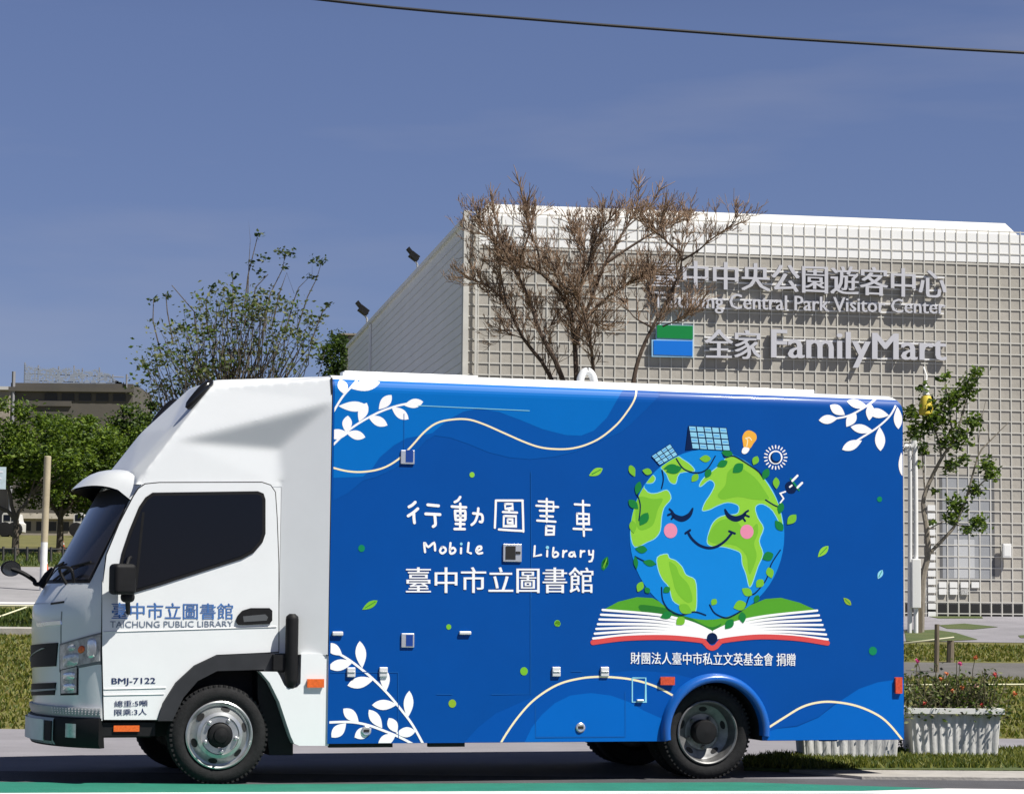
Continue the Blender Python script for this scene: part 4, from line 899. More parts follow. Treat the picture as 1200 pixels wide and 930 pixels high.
a = tp(387, 876); b = tp(546, 876); q = MB(); q.box(a[0], b[0] - .5, .03, .08, ZB - .028, ZB + .01); q.box(b[0] - .25, b[0], .03, .08, ZB - .028, ZB + .01); q.build('bottom_skirt', UNDER, cargo)

# ------------------------------------------------------------------ the tiled visitor building behind the truck
BYAW = R(9.5); bc = at(543, 715, 40.); BXo, BYo = bc.x, 40.; be = Vector((math.cos(BYAW), math.sin(BYAW), 0)); bn = Vector((math.sin(BYAW), -math.cos(BYAW), 0))
def bf(px, py, d=0.):                                    # photo pixel -> (along the facade, height) on a plane d metres in front of it
    r_ = ray(px, py); P0_ = Vector((BXo, BYo, 0)) + bn * d; t = (P0_ - Vector((0, 0, H))).dot(bn) / r_.dot(bn); P = Vector((0, 0, H)) + r_ * t
    return ((P - Vector((BXo, BYo, 0))).dot(be), P.z)
bld = empty('visitor_centre', (BXo, BYo, 0), BYAW)
tag(bld, 'low pale building behind the truck, front covered by a white square lattice', 'building')
BW = bf(1207, 500)[0]; BT = bf(600, 262)[1]; BB = bf(1100, 721)[1]; PT = bf(700, 240)[1] ; LEN = 20.5
print('building', BW, BT, BB, PT)
BEIGE = mat('beige_tile_wall', (.40, .375, .33), .8, var=.10, scale=1.3, bump=.2, bscale=12)
LATT = mat('lattice_white', (.57, .555, .51), .6, var=.1, scale=3)
PARA = mat('parapet_white', (.60, .59, .56), .6, var=.05, scale=1.5)
SIDEW = mat('side_wall_grey', (.88, .88, .90), .7, var=.04, scale=1)
q = MB(); q.box(0.03, BW, .008, LEN, BB - .8, BT - .02); q.build('wall', BEIGE, bld)
# chamfered white parapet
q = MB(); z0 = bf(1000, 268)[1]; CH = .38
lo = [(.10, .02), (BW - .02, .02), (BW - .02, LEN), (.10, LEN)]; hi = [(CH, .32), (BW - .3, .32), (BW - .3, LEN - .2), (CH, LEN - .2)]
zm = BT - .02
A = [(x, y, z0) for x, y in lo]; Bm = [(x, y, zm) for x, y in lo]; T = [(x, y, PT) for x, y in hi]
for i in range(4):
    j = (i + 1) % 4; q.quad(A[i], A[j], Bm[j], Bm[i]); q.quad(Bm[i], Bm[j], T[j], T[i])
q.add(T, [(0, 1, 2, 3)]); pr = q.build('parapet', PARA, bld)
q = MB(); zb0 = bf(1000, 302)[1]; q.box(.2, BW - .03, .002, .007, zb0, z0 - .002); q.build('white_band', mat('band_white', (.85, .85, .84), .6), bld)
# lattice
CELL = .1965; q = MB(); th = .0095; nx = int(BW / CELL); zt_ = z0 + .06
for i in range(nx + 1):
    x = i * CELL; q.box(x - th, x + th, -.008, .0, BB - .02, zt_)
nz = int((zt_ - BB) / CELL)
for j in range(nz + 1):
    z = zt_ - .02 - j * CELL; q.box(0, BW, -.0065, -.001, z - th, z + th)
for i in range(0, nx + 1, 3):
    for j in range(1, nz, 5): 
        z = zt_ - .02 - j * CELL; q.box(i * CELL - .008, i * CELL + .008, -.004, .007, z - .008, z + .008)
q.build('lattice', LATT, bld)
q = MB(); q.box(-.07, .02, -.06, .12, BB - .5, zt_); q.build('corner_post', LATT, bld); q = MB(); q.box(.13, .17, -.07, -.05, BB - .2, zt_); q.build('corner_post', LATT, bld)
# side wall with slanting panel joints, lower roof strip
q = MB(); q.quad((0, 0.03, BB - .8), (0, LEN, BB - .8), (0, LEN, BT + .02), (0, .03, BT + .02)); sw = q.build('side_wall', SIDEW, bld)
q = MB(); JN = mat('panel_joint', (.66, .66, .68), .8)
for k in range(46):
    z = BB + .1 + k * .165
    if z < BT - .05: q.obox((-.004, LEN / 2 + .06, z), (.004, 0, 0), (0, LEN / 2 - .07, 0), (0, 0, .009))
q.build('panel_joints', JN, bld)
q = MB(); q.box(-.06, .02, .13, LEN + .02, BT + .022, BT + .10); q.build('roof_edge', SIDEW, bld)
q = MB(); q.box(-.05, -.008, 15.0, 15.2, BB, BT); q.build('downpipe', SIDEW, bld)
for px, py in ((489, 297), (430, 374)):                   # floodlights on the side roof edge
    best = min(range(5, 205), key=lambda k: abs((lambda P: 600 + F * (P - Vector((0, 0, H))).dot(c_r) / (P - Vector((0, 0, H))).dot(_d))(Vector((BXo, BYo, 0)) + be * -.03 + Vector((-bn.x, -bn.y, 0)) * (k * .1) + Vector((0, 0, BT))) - px))
    P = Vector((BXo, BYo, 0)) + be * -.03 - bn * (best * .1) + Vector((0, 0, BT + .09)); s_ = best * .1 * .0 + (1 if px > 450 else 1.25)
    fl_ = empty('floodlight', tuple(P), BYAW); tag(fl_, 'black floodlight on the slanting roof edge, ' + ('nearer the front corner of the pale building' if px > 450 else 'farther from the front corner of the pale building'), 'floodlight', 'floodlights along the roof edge')
    q = MB(); q.tube([(0, 0, -.02), (0, 0, .10 * s_), (-.04 * s_, -.02, .16 * s_)], .018 * s_, 8); q.build('bracket', SILVER, fl_, smooth=True)
    q = MB(); q.obox((-.07 * s_, -.02, .25 * s_), (.075 * s_, 0, .055 * s_ * -1), (0, .12 * s_, 0), (-.035 * s_, 0, -.045 * s_)); q.obox((-.10 * s_, -.02, .29 * s_), (.10 * s_, 0, -.12 * s_), (0, .1 * s_, 0), (.02 * s_, 0, .02 * s_)); q.build('housing', BLACKP, fl_)
# door and fixtures behind the lattice
DG = mat('door_grey', (.36, .37, .38), .4, metal=.2, var=.06, scale=2); 
a = bf(1105, 677); b = bf(1162, 560); q = MB(); q.box(a[0], b[0], .003, .0075, a[1], b[1]); dr = q.build('service_door', DG, bld)
q = MB(); q.box(a[0] - .05, b[0] + .05, .004, .0072, a[1] - .05, b[1] + .05); q.build('door_frame', mat('door_frame_dark', (.12, .12, .12), .6), dr)
a1 = bf(1118, 677); b1 = bf(1142, 632); q = MB(); q.box(a1[0], b1[0], .0005, .002, a1[1], b1[1]); q.build('door_louvre', mat('louvre_grey', (.5, .51, .52), .5), dr)
PW = mat('white_cell_panel', (.78, .78, .76), .5)
cells = [(1097, y) for y in np.arange(595, 722, 9.6)] + [(x, 685) for x in (1107, 1117, 1127, 1136)] + [(x, 693) for x in (1107, 1117, 1127, 1136)]
for px, py in cells:
    u, z = bf(px, py); k = round(u / CELL - .5); 
    q = MB(); q.box(k * CELL + .03, k * CELL + CELL - .03, -.03, .0, z - .05, z + .05); q.build('cell_panel', PW, bld)
u, z = bf(1177, 645); q = MB(); q.box(u - .075, u + .075, -.14, -.062, z - .12, z + .12); q.box(u - .06, u + .06, -.145, -.139, z - .10, z + .10); wb = q.build('wall_box', PW, bld, bevel=.012)
q = MB()
for i in range(int(4.2 / CELL), nx): q.box(i * CELL + .025, (i + 1) * CELL - .025, .002, .0078, BB, BB + .2)
q.build('dark_vents', SEAM, bld)

# ------------------------------------------------------------------ raised letters on the lattice
LF = mat('letter_face_silver', (.56, .56, .60), .45, metal=.05); LS = mat('letter_side', (.30, .30, .32), .5); LR_ = mat('mounting_rail_white', (.80, .80, .80), .5)
SD = .065
def sign(name, label, items, cat='sign'):
    root = empty(name, (BXo, BYo, 0), BYAW); tag(root, label, cat)
    for body, pxs, bold in items:
        c = [bf(px, py, SD) for px, py in pxs]; V, Fc, bb = text_geo(body, 0, .05, 2); q = MB()
        for sh in ((0,) if not bold else (-bold, bold)):
            P = []
            for v in V:
                u = (v[0] + sh - bb[0]) / (bb[1] - bb[0]); t = (v[1] - bb[2]) / (bb[3] - bb[2])
                x, z = tuple((c[0][k] * (1 - u) + c[1][k] * u) * (1 - t) + (c[3][k] * (1 - u) + c[2][k] * u) * t for k in (0, 1))
                P.append((x, -SD + (.0004 if sh > 0 else 0) + (-.03 if v[2] > 0 else .03), z))
            q.add(P, Fc)
        o = q.build('lettering', [LF, LS], root)
        for p in o.data.polygons: p.material_index = 0 if abs(p.normal.y) > .7 else 1
        yb = -SD + .05; q = MB()
        for t in (.28, .74):
            z = c[0][1] * (1 - t) + c[3][1] * t; z1 = c[1][1] * (1 - t) + c[2][1] * t; q.obox(((c[0][0] + c[1][0]) / 2, yb, (z + z1) / 2), ((c[1][0] - c[0][0]) / 2, 0, (z1 - z) / 2), (0, .008, 0), (0, 0, .014))
        for k in range(9): 
            xx = c[0][0] + (c[1][0] - c[0][0]) * (k + .5) / 9; zz = (c[0][1] + c[1][1] + c[2][1] + c[3][1]) / 4; q.obox((xx, (yb - .05) / 2, zz), (.008, 0, 0), (0, (-yb - .05) / 2 + .01, 0), (0, 0, .008))
        q.build('mounting_rail', LR_, root)
    return root
sign('visitor_centre_sign', 'two rows of raised silver letters naming the visitor centre, on the upper lattice', [('臺中中央公園遊客中心', [(764, 336), (1108, 350), (1108, 316), (764, 304)], .022), ('Taichung Central Park Visitor Center', [(765, 366), (1107, 373), (1107, 352), (765, 341.5)], .018)])
shop = sign('shop_sign', 'raised silver shop name lettering with a green and blue square, below the visitor centre letters', [('全家', [(826, 420), (891, 421), (891, 387), (826, 385.5)], .025), ('FamilyMart', [(904, 430), (1108, 432), (1108, 393), (904, 386)], .02)])
def lp_(name, pts, y0, y1, m, par):
    c = [bf(px, py, SD) for px, py in pts]; q = MB(); q.plate(c, y0, y1); return q.build(name, m, par)
GRN = mat('sign_green', srgb(0, 128, 58), .4); BLU = mat('sign_blue', srgb(0, 112, 212), .4); LBL = mat('sign_edge_pale', srgb(150, 195, 225), .4)
lp_('logo_backing', [(763.5, 418), (812, 419), (812, 381.5), (769, 380.5), (769, 398), (763.5, 398)], -SD - .02, -SD + .05, LBL, shop)
lp_('logo_green_field', [(769.5, 396), (811.5, 397.5), (811.5, 382), (769.5, 381)], -SD - .03, -SD - .021, GRN, shop)
lp_('logo_blue_field', [(765.5, 415.5), (811, 417), (811, 399.8), (765.5, 399)], -SD - .03, -SD - .021, BLU, shop)

# ------------------------------------------------------------------ trees and plants
def leaf_cloud(pts, size, mats_w, flat=.5):               # many small folded leaves as one mesh
    n = len(pts); P = np.array(pts); rng = np.random
    a = rng.normal(size=(n, 3)); a[:, 2] *= flat; a /= np.linalg.norm(a, axis=1)[:, None]
    b = rng.normal(size=(n, 3)); b -= (b * a).sum(1)[:, None] * a; b /= np.linalg.norm(b, axis=1)[:, None]
    s = size * rng.uniform(.6, 1.35, n)[:, None]; nrm = np.cross(a, b)
    V = np.stack([P - a * s * .5, P + b * s * .27 + nrm * s * .08, P + a * s * .5, P - b * s * .27 + nrm * s * .08], 1).reshape(-1, 3)
    Fc = np.arange(n * 4).reshape(n, 4)
    Fc = np.concatenate([Fc[:, [0, 1, 2]], Fc[:, [0, 2, 3]]], 0)
    mi = rng.choice(len(mats_w), n, p=np.array(mats_w) / sum(mats_w)); return V, Fc, np.concatenate([mi, mi])
def leaves_obj(name, pts, size, mats, weights, parent, flat=.5):
    V, Fc, mi = leaf_cloud(pts, size, weights, flat); me = bpy.data.meshes.new(name); me.from_pydata(V.tolist(), [], Fc.tolist())
    for m_ in mats: me.materials.append(m_)
    me.polygons.foreach_set('material_index', mi.astype(np.int32)); me.update(); o = bpy.data.objects.new(name, me); col.objects.link(o); o.parent = parent; return o
LG1 = leafmat('leaf_mid', (.085, .14, .016)); LG2 = leafmat('leaf_bright', (.16, .225, .028)); LG3 = leafmat('leaf_dark', (.03, .055, .014)); LG4 = leafmat('leaf_olive', (.15, .165, .07)); LG5 = leafmat('leaf_grey_green', (.11, .135, .075))
BARK = mat('bark_grey', (.11, .09, .07), .9, var=.3, scale=12, bump=.5, bscale=40); BARKB = mat('bark_brown', (.085, .058, .042), .9, var=.3, scale=12); TWIG = mat('twig_brown', (.26, .175, .115), .9, var=.2); BARKP = mat('bark_pale', (.24, .21, .17), .9, var=.25, scale=10)
def wob(a, b, n, amt):
    a, b = Vector(a), Vector(b); l = (b - a).length; return [a + (b - a) * i / n + (Vector((random.gauss(0, amt), random.gauss(0, amt), random.gauss(0, amt))) * l if 0 < i < n else Vector()) for i in range(n + 1)]
def leafy_tree(label, loc, crowns, n_clump, per, leaf, mats, wts, trunk_r, fork, group=None, spread=.22, name='leafy_tree', bark=BARK, twigs=0):
    root = empty(name, loc); tag(root, label, 'tree', group); q = MB(); pts = []; tot = sum(c[1][0] * c[1][1] * c[1][2] for c in crowns)
    fk = Vector(fork); q.tube([(0, 0, -.3), (fk.x * .4, fk.y * .4, fk.z * .5), tuple(fk)], [trunk_r * 1.25, trunk_r, trunk_r * .8], 9)
    for (c, rd) in crowns:
        k = max(1, int(n_clump * rd[0] * rd[1] * rd[2] / tot)); hub = fk.lerp(Vector(c), .45); q.tube(wob(fk, hub, 3, .05), [trunk_r * .7, trunk_r * .55, trunk_r * .5, trunk_r * .42], 7)
        for i in range(k):
            d = Vector((random.gauss(0, 1), random.gauss(0, 1), random.gauss(0, 1))).normalized() * random.uniform(.35, 1.04) ** .6
            p = Vector(c) + Vector((d.x * rd[0], d.y * rd[1], d.z * rd[2]))
            if i % 3 == 0 or twigs: q.tube(wob(hub, p, 3, .06), [trunk_r * .32, trunk_r * .22, trunk_r * .14, trunk_r * .06], 5)
            sp_ = spread * random.uniform(.6, 1.3); m_ = int(per * random.uniform(.5, 1.4))
            pts += [(p.x + random.gauss(0, sp_), p.y + random.gauss(0, sp_), p.z + random.gauss(0, sp_ * .7)) for _ in range(m_)]
    q.build('trunk', bark, root, smooth=True); leaves_obj('crown', pts, leaf, mats, wts, root); return root
# dense trees at the left, in front of the unfinished building
def wz(x, y): return gz(y)
for i, (px, Y, cr_, lab) in enumerate(((18, 57, [((-.4, 0, 2.35), (1.25, 1.1, .95)), ((.55, .2, 1.95), (.95, 1, .8)), ((-1.1, 0, 1.8), (.9, .9, .7))], 'bushy green tree with a forked bare trunk, leftmost of the dense row'),
        (70, 59, [((0, 0, 2.2), (1.15, 1.1, .95)), ((.5, .2, 1.5), (1.05, 1, .75)), ((-.6, 0, 1.6), (.9, .9, .75))], 'bushy green tree rising behind the tall white and wooden post'),
        (126, 60, [((-.1, 0, 1.95), (1.15, 1.1, 1.0)), ((.3, .1, 1.2), (1.2, 1, .85))], 'bushy green tree just behind the sun visor of the truck'),
        (163, 63, [((0, 0, 2.3), (1.0, 1.0, 1.25)), ((.3, .1, 1.2), (1.1, 1, .9))], 'darker green tree partly hidden by the truck fairing'))):
    P = at(px, 640, Y); leafy_tree(lab, (P.x, Y, gz(Y)), [((c[0] * 1.25, c[1], c[2] + .3), (r_[0] * 1.22, r_[1], r_[2] * 1.05)) for c, r_ in cr_], 95, 210, .105, [LG1, LG2, LG3], [5, 3.5, 2.5] if i < 3 else [3, 1, 5], .085, (0, 0, .85), 'dense trees across the park road', .15, 'dense_tree')
# sparse tree behind the fairing
Y = 35.; P = at(262, 640, Y); sc_ = 1 / 80.; zb_ = gz(Y)
def rel(px, py, dy=0.):
    Q = at(px, py, Y + dy); return (Q.x - P.x, dy, Q.z - zb_)
crs = [(rel(262, 400), (.95, .8, .75)), (rel(220, 415), (.65, .7, .62)), (rel(310, 390), (.85, .7, .65)), (rel(335, 415), (.6, .6, .6)), (rel(200, 440), (.5, .6, .5)), (rel(270, 360), (.8, .6, .35)), (rel(180, 445), (.28, .3, .4)), (rel(355, 372), (.35, .3, .3)), (rel(240, 455), (1.0, .7, .4))]
st = leafy_tree('open crowned tree with small olive leaves and tall sprouts, behind the truck fairing', (P.x, Y, zb_), crs, 230, 18, .075, [LG4, LG5, LG3, LG1], [5, 5, 1, 3], .05, (0, 0, 1.3), None, .11, 'sparse_tree', BARK, 1)
q = MB(); pts = []
for path, tips in (([(830, 240), (833, 150), (838, 60), (832, -5)], [(865, 42), (840, 140), (880, 120), (872, 168)]), ([(905, 240), (945, 160), (955, 110)], [(955, 105), (950, 152), (935, 100), (975, 105)]), ([(985, 260), (1000, 220), (1045, 175), (1045, 130)], [(1045, 130), (1040, 185)]), ([(1030, 250), (1060, 190), (1078, 130)], [(1077, 128), (1075, 138)]), ([(560, 300), (555, 240)], [(556, 245)]), ([(512, 330), (514, 260)], [(513, 262)]), ([(650, 300), (575, 212)], []), ([(830, 180), (862, 50)], []), ([(855, 220), (898, 175)], []), ([(935, 240), (960, 170), (985, 240)], []), ([(780, 240), (779, 180)], [(780, 180)]), ([(690, 260), (710, 215)], [(710, 218)]), ([(1080, 300), (1105, 275)], [(1103, 276)])):
    if path[0][1] > 170: path = [(path[0][0] + (730 - path[0][0]) * .12, path[0][1] + 110)] + path
    q.tube([rel(x / 2.857, 260 + y / 2.857) for x, y in path], [.012 - .003 * i for i in range(len(path))] if len(path) > 1 else .01, 5)
    for x, y in tips:
        c = rel(x / 2.857, 260 + y / 2.857); pts += [(c[0] + random.gauss(0, .045), random.gauss(0, .05), c[2] + random.gauss(0, .032)) for _ in range(16)]
q.build('sprouts', BARK, st, smooth=True); leaves_obj('sprout_leaves', pts, .075, [LG3, LG5], [3, 1], st)
# bare trees in front of the building
def bare_tree(label, Y, base_px, limbs, ntw, seed):
    random.seed(seed); b = at(base_px, 760, Y); root = empty('bare_tree', (b.x, Y, gz(Y))); tag(root, label, 'tree', 'bare trees in front of the building'); q = MB(); t = MB(); org = Vector((b.x, Y, gz(Y)))
    zlim = at(700, 246, Y).z
    def grow(p, d, l, r_, dep):
        n = 3; pts = [p]; dd = d.normalized()
        for i in range(n):
            dd = (dd + Vector((random.gauss(0, .16), random.gauss(0, .16), random.gauss(.05, .13)))).normalized(); pts.append(pts[-1] + dd * l / n)
        t.tube(pts, [max(.0027, r_ * (1 - .22 * i)) for i in range(n + 1)], 4 if r_ < .012 else 5, cap=False)
        if dep > 0:
            if (p + org).z > zlim: return
            for k in range(random.choice((2, 2, 3))):
                i = random.choice((1, 2, 3)); ax_ = Vector((random.gauss(0, 1), random.gauss(0, 1), random.gauss(0, 1))).normalized()
                nd = Matrix.Rotation(random.uniform(.3, .75) * random.choice((-1, 1)), 3, ax_) @ dd; nd.z += .22
                grow(pts[i], nd, l * random.uniform(.55, .85), r_ * .62, dep - 1)
    for (pts, r0, r1, dy) in limbs:
        n = len(pts); W_ = [at(x, y, Y + dy * i / max(1, n - 1)) - org for i, (x, y) in enumerate(pts)]; W_ = catmull(W_, 3); W_ = [Vector(p) for p in W_]; k = len(W_)
        q.tube(W_, [.72 * (r0 + (r1 * .7 - r0) * (i / (k - 1)) ** .55) for i in range(k)], 7)
        for _ in range(int(ntw * 2.5 * (k / 12))):
            f = random.uniform(.32, .97) * (k - 1); i = min(k - 2, int(f)); p = W_[i].lerp(W_[i + 1], f - i); d = (W_[i + 1] - W_[i]).normalized()
            ax_ = Vector((random.gauss(0, .6), 1 * random.choice((-1, 1)), random.gauss(0, .6))).normalized(); nd = Matrix.Rotation(random.uniform(.35, 1.0), 3, ax_) @ d; nd.z += .25; nd.y += random.gauss(0, .35)
            grow(p, nd, random.uniform(.11, .27), .007, 4 if random.random() < .35 else 3)
        grow(W_[-1], (W_[-1] - W_[-2]), .2, max(r1 * .9, .008), 3)
    q.build('trunk', BARKB, root, smooth=True); t.build('twigs', TWIG, root)
    print(label, 'twig faces', len(t.f)); return root
z3 = lambda P: [(400 + x / 3, 190 + y / 3) for x, y in P]
z6 = lambda P: [(720 + x / 4.428, 240 + y / 4.428) for x, y in P]
bare_tree('bare leafless tree leaning left, leftmost of the three in front of the building', 30., 668, [
    (z3([(830, 1750), (790, 1000), (735, 755), (640, 620), (580, 500), (520, 440), (450, 405)]), .075, .012, .3), (z3([(835, 1750), (815, 1000), (775, 755), (700, 600), (660, 480), (610, 380), (560, 290), (495, 240), (480, 190)]), .08, .011, -.3),
    (z3([(610, 380), (660, 250), (645, 150), (620, 60)]), .028, .008, .1), (z3([(580, 500), (556, 370), (530, 250)]), .025, .008, -.2), (z3([(640, 620), (560, 590)]), .014, .006, .2), (z3([(700, 600), (760, 560)]), .012, .006, .1), (z3([(560, 290), (540, 190), (525, 120)]), .018, .007, .1)], 13, 3)
bare_tree('bare leafless tree with a wide fan of brown twigs, middle of three', 30., 684, [
    (z3([(850, 1750), (835, 1000), (825, 720), (815, 590), (790, 490), (700, 390), (640, 360), (565, 345)]), .085, .012, .2), (z3([(700, 390), (690, 310), (650, 200), (655, 130)]), .03, .008, -.2), (z3([(825, 640), (835, 590), (880, 480), (930, 350), (1000, 230), (1040, 150), (1045, 60)]), .06, .009, .3),
    (z3([(850, 560), (940, 470), (1050, 405), (1100, 380)]), .045, .01, -.4), (z3([(815, 560), (830, 500), (850, 380), (850, 290), (800, 210)]), .035, .008, .3), (z3([(870, 1750), (890, 1000), (885, 720), (868, 600), (840, 500), (770, 420), (730, 330)]), .06, .01, -.3), (z3([(935, 350), (1060, 270), (1130, 230), (1175, 200)]), .035, .008, .2),
    (z3([(880, 480), (870, 350), (900, 260), (960, 180)]), .028, .008, -.3), (z3([(1000, 230), (1080, 160), (1120, 90)]), .02, .007, .2), (z3([(850, 560), (920, 570)]), .012, .006, .1)], 17, 5)
bare_tree('bare leafless tree with a slanting pale trunk, in front of the green and blue sign', 29., 735, [
    (z6([(40, 1900), (70, 1200), (100, 910), (140, 760), (200, 630), (240, 560), (300, 440), (350, 280), (260, 180), (200, 120), (140, 60)]), .062, .009, .2), (z6([(345, 290), (430, 240), (500, 180), (600, 110), (650, 50)]), .026, .007, -.2), (z6([(195, 635), (100, 580), (40, 490)]), .024, .007, .2), (z6([(250, 630), (300, 610), (350, 580), (410, 540)]), .018, .006, -.1), (z6([(225, 590), (215, 520), (190, 460), (160, 400)]), .02, .006, .2), (z6([(350, 280), (365, 210), (390, 60)]), .018, .006, .2), (z6([(260, 180), (240, 90), (260, 20)]), .014, .006, -.2)], 8, 8)
random.seed(21)
# young tree beside the white pipe
b0 = ground(1079, 741); Y = b0.y; zb_ = b0.z; P = b0
root = empty('young_tree', tuple(b0)); tag(root, 'slender young tree with tufts of dark leaves beside the white pipes, right of the truck', 'tree')
q = MB(); zr_ = lambda P_: [rel(1000 + x / 3, 420 + y / 3) for x, y in P_]
for path, r0, r1 in (([(236, 965), (243, 780), (262, 690), (258, 600), (245, 510), (265, 440), (310, 350), (350, 290), (390, 180)], .058, .015), ([(262, 690), (330, 620), (360, 580), (400, 480), (440, 340), (480, 290), (545, 225)], .03, .006), ([(258, 602), (320, 570)], .014, .006), ([(252, 470), (245, 380), (240, 300)], .016, .007), ([(310, 350), (290, 260), (240, 200)], .02, .007), ([(350, 290), (340, 200), (322, 80)], .018, .007), ([(380, 200), (430, 60)], .014, .006), ([(400, 480), (460, 430), (490, 390)], .014, .006), ([(360, 585), (440, 590)], .012, .006), ([(440, 345), (445, 250), (465, 150)], .008, .004), ([(300, 380), (340, 380), (395, 355)], .012, .005), ([(480, 290), (470, 230)], .006, .004)):
    q.tube(catmull(zr_(path), 3), list(np.linspace(r0, r1, (len(path) - 1) * 3 + 1)), 7)
q.build('trunk', BARKP, root, smooth=True); pts = []
for x, y, r_ in ((215, 262, 38), (300, 200, 45), (350, 145, 45), (400, 100, 38), (432, 52, 24), (370, 275, 46), (425, 220, 32), (322, 65, 16), (200, 190, 30), (245, 320, 22), (340, 382, 28), (390, 355, 18), (225, 375, 15), (470, 375, 30), (485, 410, 24), (430, 462, 28), (365, 515, 38), (340, 560, 24), (440, 580, 32), (395, 602, 18), (290, 462, 10), (275, 575, 9), (240, 105, 16), (270, 230, 40), (320, 300, 30), (260, 160, 28)):
    c = zr_([(x, y)])[0]; k = int(12 + r_ * r_ * .115)
    for _ in range(k): pts.append((c[0] + random.gauss(0, r_ * .0021), random.gauss(0, .16), c[2] + random.gauss(0, r_ * .0021)))
leaves_obj('crown', pts, .09, [LG3, LG1, LG2], [3, 4, 1.5], root)
# yellow lantern in its crown
c = zr_([(252, 165)])[0]; ln = empty('yellow_lantern', (b0.x + c[0], b0.y - .1, b0.z + c[2])); tag(ln, 'yellow bell shaped lantern with a white top, hanging among the young tree leaves', 'lantern')
q = MB(); k_ = .0047
prof = [(0, .15), (.07, .135), (.09, .08), (.108, -.04), (.115, -.14), (.10, -.155), (0, -.155)]
N = 16; V = [(r_ * math.cos(2 * math.pi * j / N), r_ * math.sin(2 * math.pi * j / N), z) for r_, z in prof for j in range(N)]
q.add(V, [(i * N + j, i * N + (j + 1) % N, (i + 1) * N + (j + 1) % N, (i + 1) * N + j) for i in range(len(prof) - 1) for j in range(N)]); q.build('shade', mat('lantern_yellow', (.72, .55, .06), .5, var=.1), ln, smooth=True)
q = MB(); prof = [(0, .30), (.035, .29), (.05, .24), (.035, .19), (.06, .155), (.0, .145)]; V = [(r_ * math.cos(2 * math.pi * j / N), r_ * math.sin(2 * math.pi * j / N), z) for r_, z in prof for j in range(N)]
q.add(V, [(i * N + j, i * N + (j + 1) % N, (i + 1) * N + (j + 1) % N, (i + 1) * N + j) for i in range(len(prof) - 1) for j in range(N)]); q.tube([(0, 0, .28), (.02, .05, .45), (.0, .2, .6)], .012, 6); q.build('cap', PW, ln, smooth=True)
# planters
PLW = mat('planter_white', (.78, .77, .74), .8, c2=(.50, .49, .47), scale=3.2, bump=.12, bscale=30, stretch=(2.2, 2.2, 1.1)); PLR = mat('planter_rim_white', (.72, .72, .69), .7, var=.08, scale=8); SOIL = mat('potting_soil', (.05, .04, .03), .95)
def planter(label, pl, pr, top_py, base_py, seed):
    random.seed(seed); a = ground(pl, base_py); Yp = a.y; b = at(pr, base_py, Yp); wd = b.x - a.x; ht = at(pl, top_py, Yp).z - a.z; z0_ = a.z + .03
    root = empty('planter', ((a.x + b.x) / 2, Yp + .2, z0_), R(1.5)); tag(root, label, 'planter', 'white ribbed planters on the grass verge'); ht -= .03
    hw, hd = wd / 2, .22; tp_ = .93; n = 22; q = MB()
    def ring(z, k, rib):
        P = []
        m_ = 176
        for i in range(m_):
            u = i / m_ * 4; sd_ = int(u); f = u - sd_; c = [(-1, -1), (1, -1), (1, 1), (-1, 1)]; A, B = c[sd_], c[(sd_ + 1) % 4]
            x = (A[0] + (B[0] - A[0]) * f) * hw * k; y = (A[1] + (B[1] - A[1]) * f) * hd * k; r_ = rib * (.007 if (i // 2) % 2 else -.004)
            nx_, ny_ = [(0, -1), (1, 0), (0, 1), (-1, 0)][sd_]; P.append((x + nx_ * r_, y + ny_ * r_, z))
        return P
    rws = [ring(0, .93, 0), ring(.02, .93, 1), ring(ht * .82, .99, 1), ring(ht * .86, 1.0, 0), ring(ht * .9, 1.0, 0)]
    q.grid([r_ + [r_[0]] for r_ in rws]); q.build('tub', PLW, root, smooth=True, angle=25)
    q = MB(); z1, z2 = ht * .89, ht
    o, i_ = 1.07, .95
    for (s0, s1, w0, w1) in (((-1, -1), (1, -1), 0, 0), ((1, -1), (1, 1), 0, 0), ((1, 1), (-1, 1), 0, 0), ((-1, 1), (-1, -1), 0, 0)):
        f = lambda s, k, z: (s[0] * (hw * k if k > 1 else hw - .03), s[1] * (hd * (1 + (k - 1) * 2) if k > 1 else hd - .03), z)
        A = [f(s0, o, z1), f(s1, o, z1), f(s1, o, z2), f(s0, o, z2)]; q.quad(*A); q.quad(f(s0, o, z2), f(s1, o, z2), f(s1, i_, z2), f(s0, i_, z2)); q.quad(f(s0, i_, z2), f(s1, i_, z2), f(s1, i_, z1), f(s0, i_, z1)); q.quad(f(s0, o, z1), f(s1, o, z1), f(s1, 1.0001, z1), f(s0, 1.0001, z1))
    q.build('rim', PLR, root); q = MB(); q.box(-hw + .02, hw - .02, -hd + .02, hd - .02, ht * .3, ht * .93); q.build('soil', SOIL, root)
    return root, hw, hd, ht
pl1 = planter('white ribbed planter with peeling paint and flowers, clear of the truck at the right', 1066, 1172, 829, 890, 4)
pl2 = planter('white ribbed planter half hidden below the tail of the truck', 938, 1054, 829, 892, 5)
FLW = [mat('petal_orange', (.60, .17, .05), .6), mat('petal_red', (.60, .06, .05), .6), mat('petal_pink', (.60, .06, .22), .6), mat('petal_pale', (.75, .50, .38), .6)]
STEM = mat('stem_brown_green', (.10, .09, .04), .8)
